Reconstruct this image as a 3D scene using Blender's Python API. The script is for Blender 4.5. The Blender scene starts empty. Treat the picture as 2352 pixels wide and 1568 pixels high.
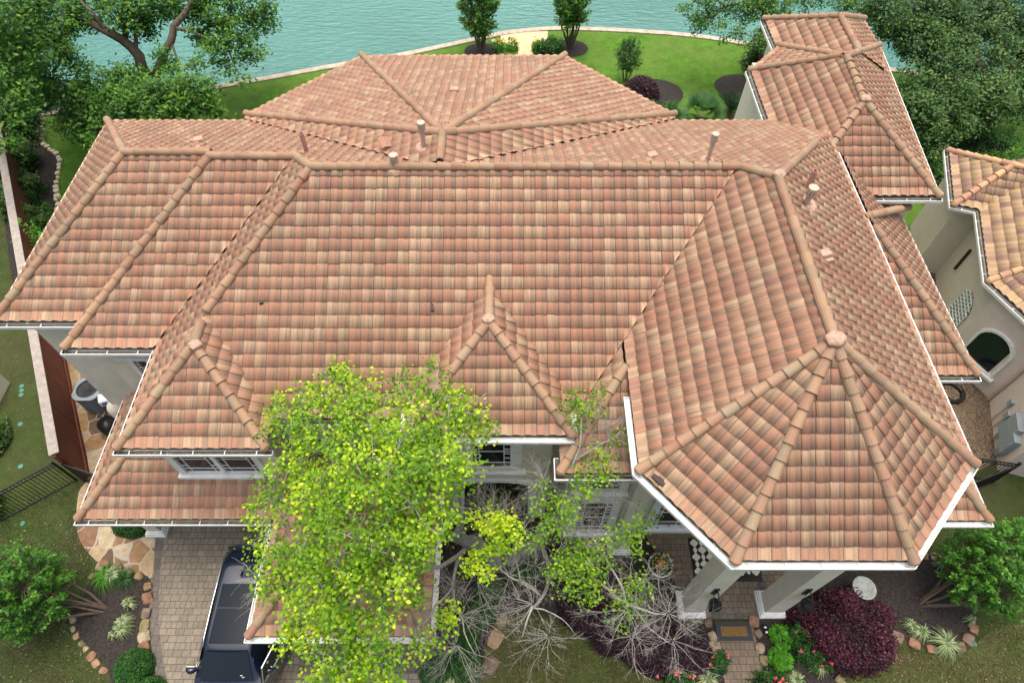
import bpy, bmesh, math, random
import numpy as np
from mathutils import Vector, Matrix
R=math.radians
rng=np.random.default_rng(7); random.seed(7)
SC=bpy.context.scene
COL=SC.collection
# ------------------------------------------------------------------ camera, world, sun
F_PX=1490.; TH=R(34.9); HC=21.5; PW,PH=2352.,1568.
cd=bpy.data.cameras.new("Camera"); cam=bpy.data.objects.new("Camera",cd); COL.objects.link(cam)
cam.location=(0,0,HC); cam.rotation_euler=(TH,0,0)
cd.sensor_width=36; cd.lens=F_PX/PW*36; cd.clip_end=3000; cd.clip_start=.5
SC.camera=cam
SUN_EL,SUN_AZ=R(83),R(0)          # azimuth measured from +Y towards +X
w=bpy.data.worlds.new("World"); SC.world=w; w.use_nodes=True
wn=w.node_tree.nodes; sky=wn.new('ShaderNodeTexSky'); sky.sky_type='NISHITA'; sky.sun_disc=False
sky.sun_elevation=SUN_EL; sky.sun_rotation=SUN_AZ; sky.dust_density=9; sky.air_density=.8; sky.ozone_density=.4
w.node_tree.links.new(sky.outputs[0],wn['Background'].inputs[0]); wn['Background'].inputs[1].default_value=.15
sd=bpy.data.lights.new("Sun",'SUN'); sun=bpy.data.objects.new("Sun",sd); COL.objects.link(sun)
sd.energy=.8; sd.angle=R(100); sd.color=(1,.95,.88)
sun.rotation_euler=Vector((math.sin(SUN_AZ)*math.cos(SUN_EL),math.cos(SUN_AZ)*math.cos(SUN_EL),math.sin(SUN_EL))).to_track_quat('Z','Y').to_euler()
SC.view_settings.view_transform='Standard'; SC.view_settings.look='None'; SC.view_settings.gamma=1
SC.view_settings.exposure=.84
SC.render.resolution_x=1024; SC.render.resolution_y=682

def at(px,py,z=0.):
    "point of the place seen in the 2352x1568 view of the photograph at height z"
    u=(px-PW/2)/F_PX; v=(PH/2-py)/F_PX
    d=(HC-z)/(math.cos(TH)-v*math.sin(TH))
    return (u*d,(math.sin(TH)+v*math.cos(TH))*d,z)

# ------------------------------------------------------------------ node materials
def nmat(name):
    m=bpy.data.materials.new(name); m.use_nodes=True; nt=m.node_tree
    return m,nt,nt.nodes['Principled BSDF']
def add(nt,t,**k):
    n=nt.nodes.new(t)
    for a,b in k.items():
        if a.startswith('i_'): n.inputs[a[2:].replace('_',' ')].default_value=b
        else: setattr(n,a,b)
    return n
def lk(nt,a,b): nt.links.new(a,b)
def ramp(nt,src,stops,interp='LINEAR'):
    r=nt.nodes.new('ShaderNodeValToRGB'); r.color_ramp.interpolation=interp; el=r.color_ramp.elements
    while len(el)<len(stops): el.new(.5)
    for e,(p,c) in zip(el,stops): e.position=p; e.color=(*c,1) if len(c)==3 else c
    lk(nt,src,r.inputs[0]); return r.outputs[0]
def mixc(nt,fac,a,b,mode='MIX'):
    m=nt.nodes.new('ShaderNodeMix'); m.data_type='RGBA'; m.blend_type=mode
    for s,v in ((0,fac),(6,a),(7,b)):
        if hasattr(v,'is_linked'): lk(nt,v,m.inputs[s])
        else: m.inputs[s].default_value=v if s==0 else (*v,1)
    return m.outputs[2]
def noise(nt,scale,detail=4,rough=.6,vec=None,dim='3D'):
    n=add(nt,'ShaderNodeTexNoise'); n.inputs['Scale'].default_value=scale; n.inputs['Detail'].default_value=detail; n.inputs['Roughness'].default_value=rough
    if vec is None:
        g=add(nt,'ShaderNodeNewGeometry'); vec=g.outputs['Position']
    lk(nt,vec,n.inputs['Vector']); return n.outputs[0]
def bump(nt,bs,h,strength=.3,dist=.02):
    b=add(nt,'ShaderNodeBump'); b.inputs['Strength'].default_value=strength; b.inputs['Distance'].default_value=dist
    lk(nt,h,b.inputs['Height']); lk(nt,b.outputs[0],bs.inputs['Normal'])
def solid(name,c,rough=.6,metal=0,spec=.4,var=.12,sc=6,bmp=.1,coat=0):
    m,nt,bs=nmat(name); n=noise(nt,sc,5)
    a=tuple(x*(1-var) for x in c); b=tuple(min(1,x*(1+var)) for x in c)
    lk(nt,ramp(nt,n,[(.3,a),(.7,b)]),bs.inputs['Base Color'])
    bs.inputs['Roughness'].default_value=rough; bs.inputs['Metallic'].default_value=metal; bs.inputs['Specular IOR Level'].default_value=spec
    if coat: bs.inputs['Coat Weight'].default_value=coat; bs.inputs['Coat Roughness'].default_value=.03
    if bmp: bump(nt,bs,noise(nt,60,3),bmp,.01)
    return m
def tile_mat(name,pal,grey,greyamt=.5,moss=(.30,.22,.08),mossamt=.25):
    m,nt,bs=nmat(name)
    at_=add(nt,'ShaderNodeAttribute',attribute_name='loc'); s=add(nt,'ShaderNodeSeparateXYZ'); lk(nt,at_.outputs['Vector'],s.inputs[0])
    n=len(pal); base=ramp(nt,s.outputs[2],[((i+.0)/n,c) for i,c in enumerate(pal)],'CONSTANT')
    def vec(a,b,c):
        mu=add(nt,'ShaderNodeVectorMath',operation='MULTIPLY'); mu.inputs[1].default_value=(a,b,c); lk(nt,at_.outputs['Vector'],mu.inputs[0]); return mu.outputs[0]
    st=noise(nt,1,3,.7,vec(8,.25,97)); st2=noise(nt,1,2,.6,vec(13,.4,41)); 
    c=mixc(nt,ramp(nt,st,[(.46,(0,0,0)),(.60,(greyamt,)*3)]),base,grey)
    c=mixc(nt,ramp(nt,st2,[(.50,(0,0,0)),(.70,(.55,.55,.55))]),c,pal[1])
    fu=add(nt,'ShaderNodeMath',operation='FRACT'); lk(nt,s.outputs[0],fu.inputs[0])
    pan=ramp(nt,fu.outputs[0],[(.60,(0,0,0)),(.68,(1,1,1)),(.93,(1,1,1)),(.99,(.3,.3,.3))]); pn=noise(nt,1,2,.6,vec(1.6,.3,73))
    c=mixc(nt,mixc(nt,1.0,pan,ramp(nt,pn,[(.35,(.05,.05,.05)),(.6,(.62,.62,.62))]),'MULTIPLY'),c,tuple(x*1.0 for x in grey))  # pans greyed: staining plus trough shade put into the colour
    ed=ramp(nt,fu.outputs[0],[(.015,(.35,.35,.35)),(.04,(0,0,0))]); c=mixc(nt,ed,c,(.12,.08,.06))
    ro=noise(nt,1,3,.65,vec(.9,.07,.0)); c=mixc(nt,ramp(nt,ro,[(.54,(0,0,0)),(.74,(.5,.5,.5))]),c,(.17,.125,.09))
    fine=noise(nt,45,4,.75); c=mixc(nt,.22,c,ramp(nt,fine,[(.3,(.12,.08,.06)),(.7,(.75,.62,.5))]),'OVERLAY')
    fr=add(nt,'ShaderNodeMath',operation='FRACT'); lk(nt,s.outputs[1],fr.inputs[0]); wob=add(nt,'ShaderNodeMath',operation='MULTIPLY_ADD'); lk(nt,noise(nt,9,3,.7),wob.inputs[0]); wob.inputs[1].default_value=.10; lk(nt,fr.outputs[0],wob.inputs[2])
    c=mixc(nt,ramp(nt,wob.outputs[0],[(.955,(0,0,0)),(.995,(.7,.7,.7))]),c,(.10,.07,.05))  # dark line at upper ends: course lip shadow and dirt put into the colour
    ms=noise(nt,1.3,5,.7); c=mixc(nt,ramp(nt,ms,[(.60,(0,0,0)),(.80,(mossamt,)*3)]),c,moss)
    sp=noise(nt,28,2,.5); c=mixc(nt,ramp(nt,sp,[(.74,(0,0,0)),(.79,(.6,.6,.6))]),c,(.55,.52,.42))
    big=noise(nt,.35,3,.5); c=mixc(nt,.25,c,ramp(nt,big,[(.3,(.35,.33,.3)),(.7,(.62,.6,.58))]),'OVERLAY')
    lk(nt,c,bs.inputs['Base Color']); bs.inputs['Roughness'].default_value=.8; bs.inputs['Specular IOR Level'].default_value=.25
    bump(nt,bs,fine,.35,.006); return m
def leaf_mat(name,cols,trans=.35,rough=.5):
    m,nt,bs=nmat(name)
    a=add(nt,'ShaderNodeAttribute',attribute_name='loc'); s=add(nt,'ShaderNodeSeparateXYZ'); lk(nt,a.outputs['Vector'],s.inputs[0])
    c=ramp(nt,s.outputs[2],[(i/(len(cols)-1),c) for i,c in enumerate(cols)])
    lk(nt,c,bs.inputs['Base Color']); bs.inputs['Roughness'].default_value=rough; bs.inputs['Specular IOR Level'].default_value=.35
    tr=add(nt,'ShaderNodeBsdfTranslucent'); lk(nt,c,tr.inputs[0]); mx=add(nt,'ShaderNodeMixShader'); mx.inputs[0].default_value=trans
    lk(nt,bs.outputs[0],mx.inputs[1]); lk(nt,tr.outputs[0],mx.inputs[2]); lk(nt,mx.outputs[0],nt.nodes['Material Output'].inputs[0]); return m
M={}
PAL=[(.46,.33,.22),(.40,.22,.145),(.395,.24,.16),(.415,.25,.165),(.38,.205,.138),(.46,.335,.22),(.355,.20,.14),(.40,.25,.165)]
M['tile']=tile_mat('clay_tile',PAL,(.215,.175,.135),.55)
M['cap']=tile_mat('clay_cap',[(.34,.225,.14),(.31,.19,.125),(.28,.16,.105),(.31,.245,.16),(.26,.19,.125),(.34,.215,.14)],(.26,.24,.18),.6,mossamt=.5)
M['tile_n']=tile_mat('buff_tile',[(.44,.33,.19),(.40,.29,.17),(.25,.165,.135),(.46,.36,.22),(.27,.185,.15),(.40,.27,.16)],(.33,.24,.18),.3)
M['stucco']=solid('stucco',(.62,.595,.49),.85,var=.09,sc=1.6,bmp=.25)
M['stucco_n']=solid('pink_stucco',(.62,.545,.475),.85,var=.06,sc=3,bmp=.25)
M['white']=solid('white_paint',(.70,.72,.70),.5,var=.14,sc=2.5)
M['deck']=solid('roof_deck',(.05,.045,.04),.9)
M['mortar']=solid('mortar',(.40,.27,.20),.9,var=.25,sc=14,bmp=.8)
M['pipe']=solid('pipe_paint',(.42,.23,.19),.5,var=.08)
M['vent']=solid('vent_metal',(.46,.36,.285),.5,var=.1)
M['black']=solid('black_iron',(.012,.013,.014),.35,var=.1,sc=20)
M['dark']=solid('dark_void',(.01,.01,.01),.7)
def glass():
    m,nt,bs=nmat('window_glass'); bs.inputs['Base Color'].default_value=(.008,.013,.018,1); bs.inputs['Roughness'].default_value=.04; bs.inputs['Specular IOR Level'].default_value=.4; return m
M['glass']=glass()
def gutter_debris():
    m,nt,bs=nmat('gutter_debris'); n=noise(nt,22,4,.8)
    lk(nt,ramp(nt,n,[(.3,(.03,.025,.015)),(.55,(.12,.10,.06)),(.62,(.18,.24,.14)),(.75,(.30,.32,.28))]),bs.inputs['Base Color']); bs.inputs['Roughness'].default_value=.95; bump(nt,bs,n,.8,.03); return m
M['debris']=gutter_debris()
def water():
    m,nt,bs=nmat('lake_water'); n=noise(nt,.09,2,.5)
    lk(nt,ramp(nt,n,[(.3,(.045,.165,.142)),(.7,(.068,.22,.19))]),bs.inputs['Base Color'])
    bs.inputs['Roughness'].default_value=.22; bs.inputs['Specular IOR Level'].default_value=.5
    g=add(nt,'ShaderNodeNewGeometry'); mp=add(nt,'ShaderNodeMapping'); mp.inputs['Scale'].default_value=(.75,2.2,1); mp.inputs['Rotation'].default_value=(0,0,.25)
    lk(nt,g.outputs['Position'],mp.inputs[0]); a=noise(nt,1.6,4,.62,mp.outputs[0]); bump(nt,bs,a,.7,.28); return m
M['water']=water()
def grass(name,lo,hi,soil,amt,sc=.8):
    m,nt,bs=nmat(name); f=noise(nt,26,6,.9); g=noise(nt,1.6,6,.8); b=noise(nt,sc,5,.65)
    c=ramp(nt,f,[(.30,lo),(.5,tuple((x+y)/2 for x,y in zip(lo,hi))),(.70,hi)])
    c=mixc(nt,.7,c,ramp(nt,g,[(.32,(.22,.22,.2)),(.68,(.78,.78,.72))]),'OVERLAY')
    dirt=ramp(nt,f,[(.3,tuple(x*.5 for x in soil)),(.7,tuple(x*1.5 for x in soil))])
    c=mixc(nt,ramp(nt,b,[(.5-amt*.3,(0,0,0)),(.62,(amt,)*3)]),c,dirt)
    lk(nt,c,bs.inputs['Base Color']); bs.inputs['Roughness'].default_value=.9; bs.inputs['Specular IOR Level'].default_value=.15; bump(nt,bs,f,.9,.05); return m
M['lawn_back']=grass('back_lawn',(.035,.105,.009),(.11,.25,.028),(.14,.17,.05),.35,.35)
M['lawn_front']=grass('front_lawn',(.022,.05,.010),(.065,.11,.025),(.075,.06,.035),.6,.3)
M['lawn_dry']=grass('patchy_lawn',(.03,.06,.014),(.10,.15,.035),(.10,.07,.04),.8,.45)
def mulch(name='mulch',lo=(.008,.007,.006),hi=(.06,.05,.043)):
    m,nt,bs=nmat(name); v=add(nt,'ShaderNodeTexVoronoi'); v.inputs['Scale'].default_value=22; g=add(nt,'ShaderNodeNewGeometry'); lk(nt,g.outputs['Position'],v.inputs['Vector'])
    n=noise(nt,20,4,.8); c=mixc(nt,.5,ramp(nt,n,[(.35,lo),(.68,hi)]),ramp(nt,v.outputs['Color'],[(.2,lo),(.95,hi)]))
    sp=noise(nt,33,1,.3); c=mixc(nt,ramp(nt,sp,[(.73,(0,0,0)),(.76,(.7,.7,.7))]),c,(.22,.15,.09))
    lk(nt,c,bs.inputs['Base Color']); bs.inputs['Roughness'].default_value=.95; bump(nt,bs,v.outputs['Distance'],.9,.05); return m
M['mulch']=mulch(); M['gravel']=mulch('leafy_gravel',(.04,.028,.018),(.30,.23,.15))
def pavers(name,c1,c2,mortar=(.045,.04,.032),rot=0,bw=.27,bh=.2):
    m,nt,bs=nmat(name); g=add(nt,'ShaderNodeNewGeometry'); mp=add(nt,'ShaderNodeMapping'); mp.inputs['Rotation'].default_value=(0,0,rot); lk(nt,g.outputs['Position'],mp.inputs[0])
    b=add(nt,'ShaderNodeTexBrick'); lk(nt,mp.outputs[0],b.inputs['Vector'])
    b.inputs['Scale'].default_value=1; b.inputs['Brick Width'].default_value=bw; b.inputs['Row Height'].default_value=bh; b.inputs['Mortar Size'].default_value=.008; b.inputs['Bias'].default_value=0; b.inputs['Mortar Smooth'].default_value=.2
    b.squash=.62; b.squash_frequency=3; b.offset=.37; b.offset_frequency=2
    b.inputs['Color1'].default_value=(*c1,1); b.inputs['Color2'].default_value=(*c2,1); b.inputs['Mortar'].default_value=(*mortar,1)
    n=noise(nt,9,5,.8); c=mixc(nt,.4,b.outputs['Color'],ramp(nt,n,[(.3,(.22,.2,.17)),(.7,(.75,.72,.65))]),'OVERLAY')
    st=noise(nt,.7,4,.7); c=mixc(nt,ramp(nt,st,[(.55,(0,0,0)),(.8,(.35,.35,.35))]),c,(.12,.085,.05))
    lk(nt,c,bs.inputs['Base Color']); bs.inputs['Roughness'].default_value=.85; bump(nt,bs,b.outputs['Fac'],-.6,.01); return m
M['paver']=pavers('concrete_pavers',(.21,.19,.15),(.155,.14,.11)); M['paver_porch']=pavers('porch_pavers',(.19,.15,.11),(.14,.115,.085),rot=R(0),bw=.23,bh=.2)
M['paver_back']=pavers('cream_pavers',(.62,.54,.33),(.52,.44,.27),(.25,.2,.12),bw=.42,bh=.3)
M['border']=pavers('grey_border_pavers',(.13,.12,.11),(.10,.09,.085),rot=R(90),bw=.3,bh=.24)
def flag():
    m,nt,bs=nmat('flagstone'); g=add(nt,'ShaderNodeNewGeometry')
    dn=add(nt,'ShaderNodeTexNoise'); dn.inputs['Scale'].default_value=1.2; lk(nt,g.outputs['Position'],dn.inputs['Vector'])
    mv=add(nt,'ShaderNodeVectorMath',operation='MULTIPLY_ADD'); mv.inputs[1].default_value=(.35,.35,0); lk(nt,dn.outputs['Color'],mv.inputs[0]); lk(nt,g.outputs['Position'],mv.inputs[2])
    ve=add(nt,'ShaderNodeTexVoronoi',feature='DISTANCE_TO_EDGE'); vc=add(nt,'ShaderNodeTexVoronoi')
    for v in (ve,vc): v.inputs['Scale'].default_value=1.45; lk(nt,mv.outputs[0],v.inputs['Vector'])
    s=add(nt,'ShaderNodeSeparateColor'); lk(nt,vc.outputs['Color'],s.inputs[0])
    c=ramp(nt,s.outputs[0],[(0,(.30,.20,.09)),(.22,(.25,.15,.07)),(.4,(.34,.26,.15)),(.58,(.19,.105,.06)),(.74,(.38,.32,.21)),(.9,(.11,.075,.05))],'CONSTANT')
    n=noise(nt,5,6,.75); c=mixc(nt,.6,c,ramp(nt,n,[(.3,(.2,.17,.15)),(.55,(.5,.5,.48)),(.72,(.85,.8,.75))]),'OVERLAY')
    c=mixc(nt,ramp(nt,ve.outputs['Distance'],[(.018,(1,1,1)),(.035,(0,0,0))]),c,(.33,.31,.25))
    lk(nt,c,bs.inputs['Base Color']); bs.inputs['Roughness'].default_value=.8; bump(nt,bs,n,.3,.01); return m
M['flag']=flag()
M['rock']=solid('field_stone',(.32,.21,.12),.85,var=.5,sc=3,bmp=.6); M['rock2']=solid('cream_edging_stone',(.58,.53,.36),.85,var=.2,sc=8,bmp=.4)
M['conc']=solid('seawall_concrete',(.40,.35,.28),.9,var=.25,sc=2.5,bmp=.4)
M['fence']=solid('red_fence',(.125,.035,.022),.7,var=.15,sc=2); M['fencecap']=solid('weathered_cap',(.30,.275,.24),.8,var=.2,sc=5)
M['bark']=solid('grey_bark',(.115,.09,.065),.9,var=.4,sc=9,bmp=.9); M['bark_pale']=solid('lichen_bark',(.26,.27,.235),.9,var=.45,sc=12,bmp=.8); M['bark_tan']=solid('smooth_bark',(.12,.09,.065),.8,var=.3,sc=8)
M['leaf_oak']=leaf_mat('oak_leaf',[(.022,.08,.012),(.05,.16,.018),(.09,.24,.025),(.19,.36,.03)])
M['leaf_dark']=leaf_mat('dark_oak_leaf',[(.024,.07,.018),(.05,.125,.028),(.085,.185,.04),(.15,.27,.055)])
M['leaf_lime']=leaf_mat('lime_leaf',[(.055,.155,.01),(.15,.32,.012),(.31,.51,.018),(.62,.76,.03)],.4)
M['leaf_myrtle']=leaf_mat('myrtle_leaf',[(.02,.085,.01),(.042,.15,.016),(.07,.22,.022),(.12,.31,.03)])
M['leaf_bush']=leaf_mat('boxwood_leaf',[(.012,.05,.012),(.022,.09,.016),(.04,.15,.02),(.06,.2,.03)])
M['leaf_purple']=leaf_mat('purple_leaf',[(.012,.007,.009),(.03,.012,.018),(.075,.018,.032),(.24,.035,.09)],.2)
M['leaf_plum']=leaf_mat('plum_leaf',[(.014,.009,.012),(.03,.014,.022),(.05,.02,.032),(.085,.03,.05)],.15)
M['leaf_var']=leaf_mat('striped_leaf',[(.10,.22,.06),(.22,.34,.13),(.45,.52,.28),(.55,.6,.4)])
M['leaf_bright']=leaf_mat('bright_leaf',[(.04,.16,.015),(.09,.32,.02),(.15,.45,.03)])
M['leaf_palm']=leaf_mat('palm_leaf',[(.03,.10,.03),(.06,.17,.05),(.12,.27,.09)]); M['leaf_cycad']=leaf_mat('cycad_leaf',[(.008,.03,.012),(.015,.05,.018),(.025,.08,.028)])
M['pink']=leaf_mat('pink_petal',[(.6,.05,.09),(.8,.12,.16),(.85,.3,.3)]); M['yellow']=leaf_mat('yellow_petal',[(.7,.4,.02),(.85,.6,.05)]); M['litter']=leaf_mat('dry_leaf',[(.06,.045,.025),(.13,.10,.055),(.24,.19,.12)],0)

# ------------------------------------------------------------------ object helpers
def tag(o,label=None,cat=None,group=None,kind=None):
    for k,v in (('label',label),('category',cat),('group',group),('kind',kind)):
        if v: o[k]=v
    return o
def empty(name,loc,label=None,cat=None,group=None,rz=0):
    o=bpy.data.objects.new(name,None); COL.objects.link(o); o.location=loc; o.rotation_euler=(0,0,rz); o.empty_display_size=.2
    return tag(o,label,cat,group)
def link(name,me,mat,parent=None,smooth=False):
    o=bpy.data.objects.new(name,me); COL.objects.link(o)
    for m in (mat if isinstance(mat,(list,tuple)) else [mat]): me.materials.append(m)
    if smooth: me.polygons.foreach_set('use_smooth',[True]*len(me.polygons))
    if parent: attach(o,parent)
    return o
def attach(o,parent):
    "child keeps its world coordinates although the parent stands at its own base point"
    o.parent=parent
    Mx=Matrix.Identity(4); p=parent
    while p:
        Mx=(Matrix.Translation(p.location)@p.rotation_euler.to_matrix().to_4x4())@(Mx if p is parent else Mx); 
        if p.parent:
            Mx=p.parent_mat_cache@Mx if False else Mx
        p=None
    # only top-level empties have a transform; parts stay at identity below it
    root=parent
    while root.parent: root=root.parent
    if parent is root:
        o.matrix_parent_inverse=(Matrix.Translation(root.location)@root.rotation_euler.to_matrix().to_4x4()).inverted()
class MB:
    def __init__(s): s.v=[]; s.f=[]; s.m=[]; s.loc=[]; s.cur=0; s.r=.5
    def add(s,vs,fs,locs=None):
        n=len(s.v); s.v+= [tuple(map(float,x)) for x in vs]; s.f+=[tuple(i+n for i in f) for f in fs]; s.m+=[s.cur]*len(fs)
        s.loc+= locs if locs else [(x[0]*3,x[2]*3,s.r) for x in vs]
    def box(s,c,d,rz=0,tx=0,top=1.0):
        cx,cy,cz=c; a,b,h=d[0]/2,d[1]/2,d[2]/2; P=[]
        for z,t in ((-h,1),(h,top)):
            for x,y in ((-a,-b),(a,-b),(a,b),(-a,b)):
                x*=t;y*=t; P.append((cx+x*math.cos(rz)-y*math.sin(rz),cy+x*math.sin(rz)+y*math.cos(rz),cz+z))
        s.add(P,[(3,2,1,0),(4,5,6,7),(0,1,5,4),(1,2,6,5),(2,3,7,6),(3,0,4,7)])
    def b2(s,x0,x1,y0,y1,z0,z1): s.box(((x0+x1)/2,(y0+y1)/2,(z0+z1)/2),(abs(x1-x0),abs(y1-y0),abs(z1-z0)))
    def tube(s,pts,rad,n=6,cap=True):
        pts=[Vector(p) for p in pts]; rad=rad if hasattr(rad,'__len__') else [rad]*len(pts); rings=[]; u=None
        for i,p in enumerate(pts):
            t=(pts[min(i+1,len(pts)-1)]-pts[max(i-1,0)])
            if t.length<1e-6: t=Vector((0,0,1))
            t.normalize()
            if u is None: u=t.orthogonal().normalized()
            else:
                u=u-t*u.dot(t); u=u.normalized() if u.length>1e-4 else t.orthogonal().normalized()
            w_=t.cross(u); rings.append([p+(u*math.cos(2*math.pi*k/n)+w_*math.sin(2*math.pi*k/n))*rad[i] for k in range(n)])
        V=[q for r in rings for q in r]; Fc=[]
        for i in range(len(pts)-1):
            for k in range(n): Fc.append((i*n+k,i*n+(k+1)%n,(i+1)*n+(k+1)%n,(i+1)*n+k))
        if cap: Fc.append(tuple(range(n))[::-1]); Fc.append(tuple(range((len(pts)-1)*n,len(pts)*n)))
        s.add(V,Fc)
    def lathe(s,c,prof,n=20):
        V=[(c[0]+r*math.cos(2*math.pi*k/n),c[1]+r*math.sin(2*math.pi*k/n),c[2]+z) for r,z in prof for k in range(n)]
        Fc=[(i*n+k,i*n+(k+1)%n,(i+1)*n+(k+1)%n,(i+1)*n+k) for i in range(len(prof)-1) for k in range(n)]
        s.add(V,Fc)
    def prism(s,poly,z0,z1):
        n=len(poly); s.add([(x,y,z0) for x,y in poly]+[(x,y,z1) for x,y in poly],[tuple(range(n))[::-1],tuple(range(n,2*n))]+[(i,(i+1)%n,(i+1)%n+n,i+n) for i in range(n)])
    def build(s,name,mat,parent=None,smooth=False,bevel=0):
        me=bpy.data.meshes.new(name); me.from_pydata(s.v,[],s.f); me.update()
        a=me.attributes.new('loc','FLOAT_VECTOR','POINT'); a.data.foreach_set('vector',np.array(s.loc,dtype=np.float32).ravel())
        o=link(name,me,mat,parent,smooth)
        if len(me.materials)>1: me.polygons.foreach_set('material_index',s.m)
        if bevel: b=o.modifiers.new('Bevel','BEVEL'); b.width=bevel; b.segments=2; b.limit_method='ANGLE'
        return o
def quads(name,V,locs,mat,parent=None,k=4):
    n=len(V)//k; me=bpy.data.meshes.new(name); me.vertices.add(len(V)); me.vertices.foreach_set('co',np.asarray(V,np.float32).ravel())
    me.loops.add(n*k); me.loops.foreach_set('vertex_index',np.arange(n*k,dtype=np.int32)); me.polygons.add(n)
    me.polygons.foreach_set('loop_start',np.arange(0,n*k,k,dtype=np.int32)); me.update(calc_edges=True)
    a=me.attributes.new('loc','FLOAT_VECTOR','POINT'); a.data.foreach_set('vector',np.asarray(locs,np.float32).ravel())
    return link(name,me,mat,parent)
def leaf_mesh(P,size,up=.5,aspect=.55,rnd=None,D=None):
    "diamond leaves at points P; D optional direction of each leaf"
    n=len(P); N=rng.normal(size=(n,3)); N/=np.linalg.norm(N,axis=1)[:,None]; N[:,2]=np.abs(N[:,2]); N=N*(1-up)+np.array([0,0,1])*up; N/=np.linalg.norm(N,axis=1)[:,None]
    T=rng.normal(size=(n,3)) if D is None else D+rng.normal(size=(n,3))*.15
    T-=N*np.sum(T*N,1)[:,None]; T/=np.linalg.norm(T,axis=1)[:,None]+1e-9; B=np.cross(N,T)
    s=(size*rng.uniform(.65,1.25,n))[:,None]; V=np.empty((n,4,3)); V[:,0]=P-T*s*.5; V[:,1]=P+B*s*aspect*.5-N*s*.07; V[:,2]=P+T*s*.55-N*s*.16; V[:,3]=P-B*s*aspect*.5-N*s*.07
    r=rng.random(n) if rnd is None else rnd
    L=np.zeros((n,4,3)); L[:,:,2]=r[:,None]; return V.reshape(-1,3),L.reshape(-1,3)

# ------------------------------------------------------------------ ground, water
SHN=[0]
def sheet(name,poly,z,mat,kind='structure'):
    SHN[0]+=1; z=z+(SHN[0]*.0009 if z>0 else 0)
    bm=bmesh.new(); vs=[bm.verts.new((x,y,z)) for x,y in poly]; es=[bm.edges.new((vs[i],vs[(i+1)%len(vs)])) for i in range(len(vs))]
    bmesh.ops.triangle_fill(bm,use_beauty=True,use_dissolve=False,edges=es)
    for f in bm.faces:
        if f.normal.z<0: f.normal_flip()
    me=bpy.data.meshes.new(name); bm.to_mesh(me); bm.free(); o=link(name,me,mat); o['kind']=kind; return o
def px(*p,z=0): return [at(a,b,z)[:2] for a,b in p]
def smooth_poly(P,n=6,closed=True):
    P=[Vector((*p[:2],0)) for p in P]; out=[]; m=len(P)
    for i in range(m if closed else m-1):
        if closed: p0,p1,p2,p3=P[i-1],P[i],P[(i+1)%m],P[(i+2)%m]
        else: p0,p1,p2,p3=P[max(i-1,0)],P[i],P[i+1],P[min(i+2,m-1)]
        for k in range(n):
            t=k/n; q=.5*((2*p1)+(p2-p0)*t+(2*p0-5*p1+4*p2-p3)*t*t+(3*p1-p0-3*p2+p3)*t**3); out.append((q.x,q.y))
    if not closed: out.append((P[-1].x,P[-1].y))
    return out
shore_px=[(-260,330),(0,282),(200,246),(504,200),(784,150),(924,127),(1095,91),(1184,74),(1318,67),(1568,81),(1754,109),(2037,160),(2340,206),(2700,280)]
shore=smooth_poly(px(*shore_px),6,False)
x0,y0=shore[0]; x1,y1=shore[-1]
sheet('ground',[(-400,y0),*shore,(400,y1),(400,-300),(-400,-300)],0,M['lawn_back'])
sheet('water',[(-1500,-50),(1500,-50),(1500,2500),(-1500,2500)],-.55,M['water'])
sw=MB(); pts=[(-120,y0)]+shore+[(120,y1)]
for (a,b),(c,d) in zip(pts[:-1],pts[1:]):
    L=math.hypot(c-a,d-b); sw.box(((a+c)/2,(b+d)/2,-.37),(L+.02,.38,.86),math.atan2(d-b,c-a))
tag(sw.build('seawall',M['conc']),'low weathered concrete wall along the curving lake shore','retaining wall')
Z1,Z2,Z3,Z4=.004,.010,.018,.026
# front yard base
sheet('front_lawn',[(-60,30),(-24.5,27),(-15.3,10.2),(-12,9),(12,9),(16,11),(60,11),(60,-60),(-60,-60)],Z1,M['lawn_front'])
sheet('lawn_patch',smooth_poly(px((1130,1440),(1250,1420),(1390,1450),(1470,1530),(1560,1590),(1540,1700),(1140,1700))),Z3,M['lawn_dry'])
sheet('lawn_patch',smooth_poly(px((1930,1540),(2050,1500),(2200,1500),(2300,1440),(2500,1420),(2600,1750),(1900,1750))),Z3,M['lawn_dry'])
sheet('driveway',smooth_poly(px((357,1232),(350,1278),(346,1328),(343,1412),(348,1479),(362,1568),(400,1750)),5,False)+[(-1.75,-8),(-1.75,9),(-12.2,9)],Z2,M['paver'])
bl=smooth_poly(px((357,1232),(350,1278),(346,1328),(343,1412),(348,1479),(362,1568),(400,1750)),5,False)
sheet('driveway_border',bl+[(x+.3,y) for x,y in bl[::-1]],Z3,M['border'])
sheet('driveway_border',[(-6.4,2.95),(-1.75,2.95),(-1.75,3.75),(-6.4,3.75)],Z3,M['border'])
sheet('flagstone_path',smooth_poly(px((120,700),(330,700),(350,1000),(360,1180),(357,1232),(349,1330),(318,1326),(282,1318),(240,1302),(208,1274),(184,1240),(176,1200),(182,1130),(205,1090),(190,1000),(150,850)),4),Z3,M['flag'])
sheet('gravel_bed',px((205,925),(265,925),(275,1010),(235,1010),(222,960)),Z4,M['gravel'])
sheet('planting_bed',smooth_poly(px((230,1300),(200,1350),(165,1410),(178,1455),(215,1500),(250,1540),(270,1620),(362,1620),(345,1479),(342,1412),(346,1330),(290,1312))),Z3,M['mulch'])
sheet('planting_bed',smooth_poly(px((995,1190),(1290,1190),(1600,1230),(1600,1420),(1650,1430),(1665,1600),(1560,1600),(1480,1530),(1390,1440),(1250,1410),(1140,1430),(1120,1600),(975,1600),(1000,1450),(1000,1300))),Z2,M['mulch'])
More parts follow.
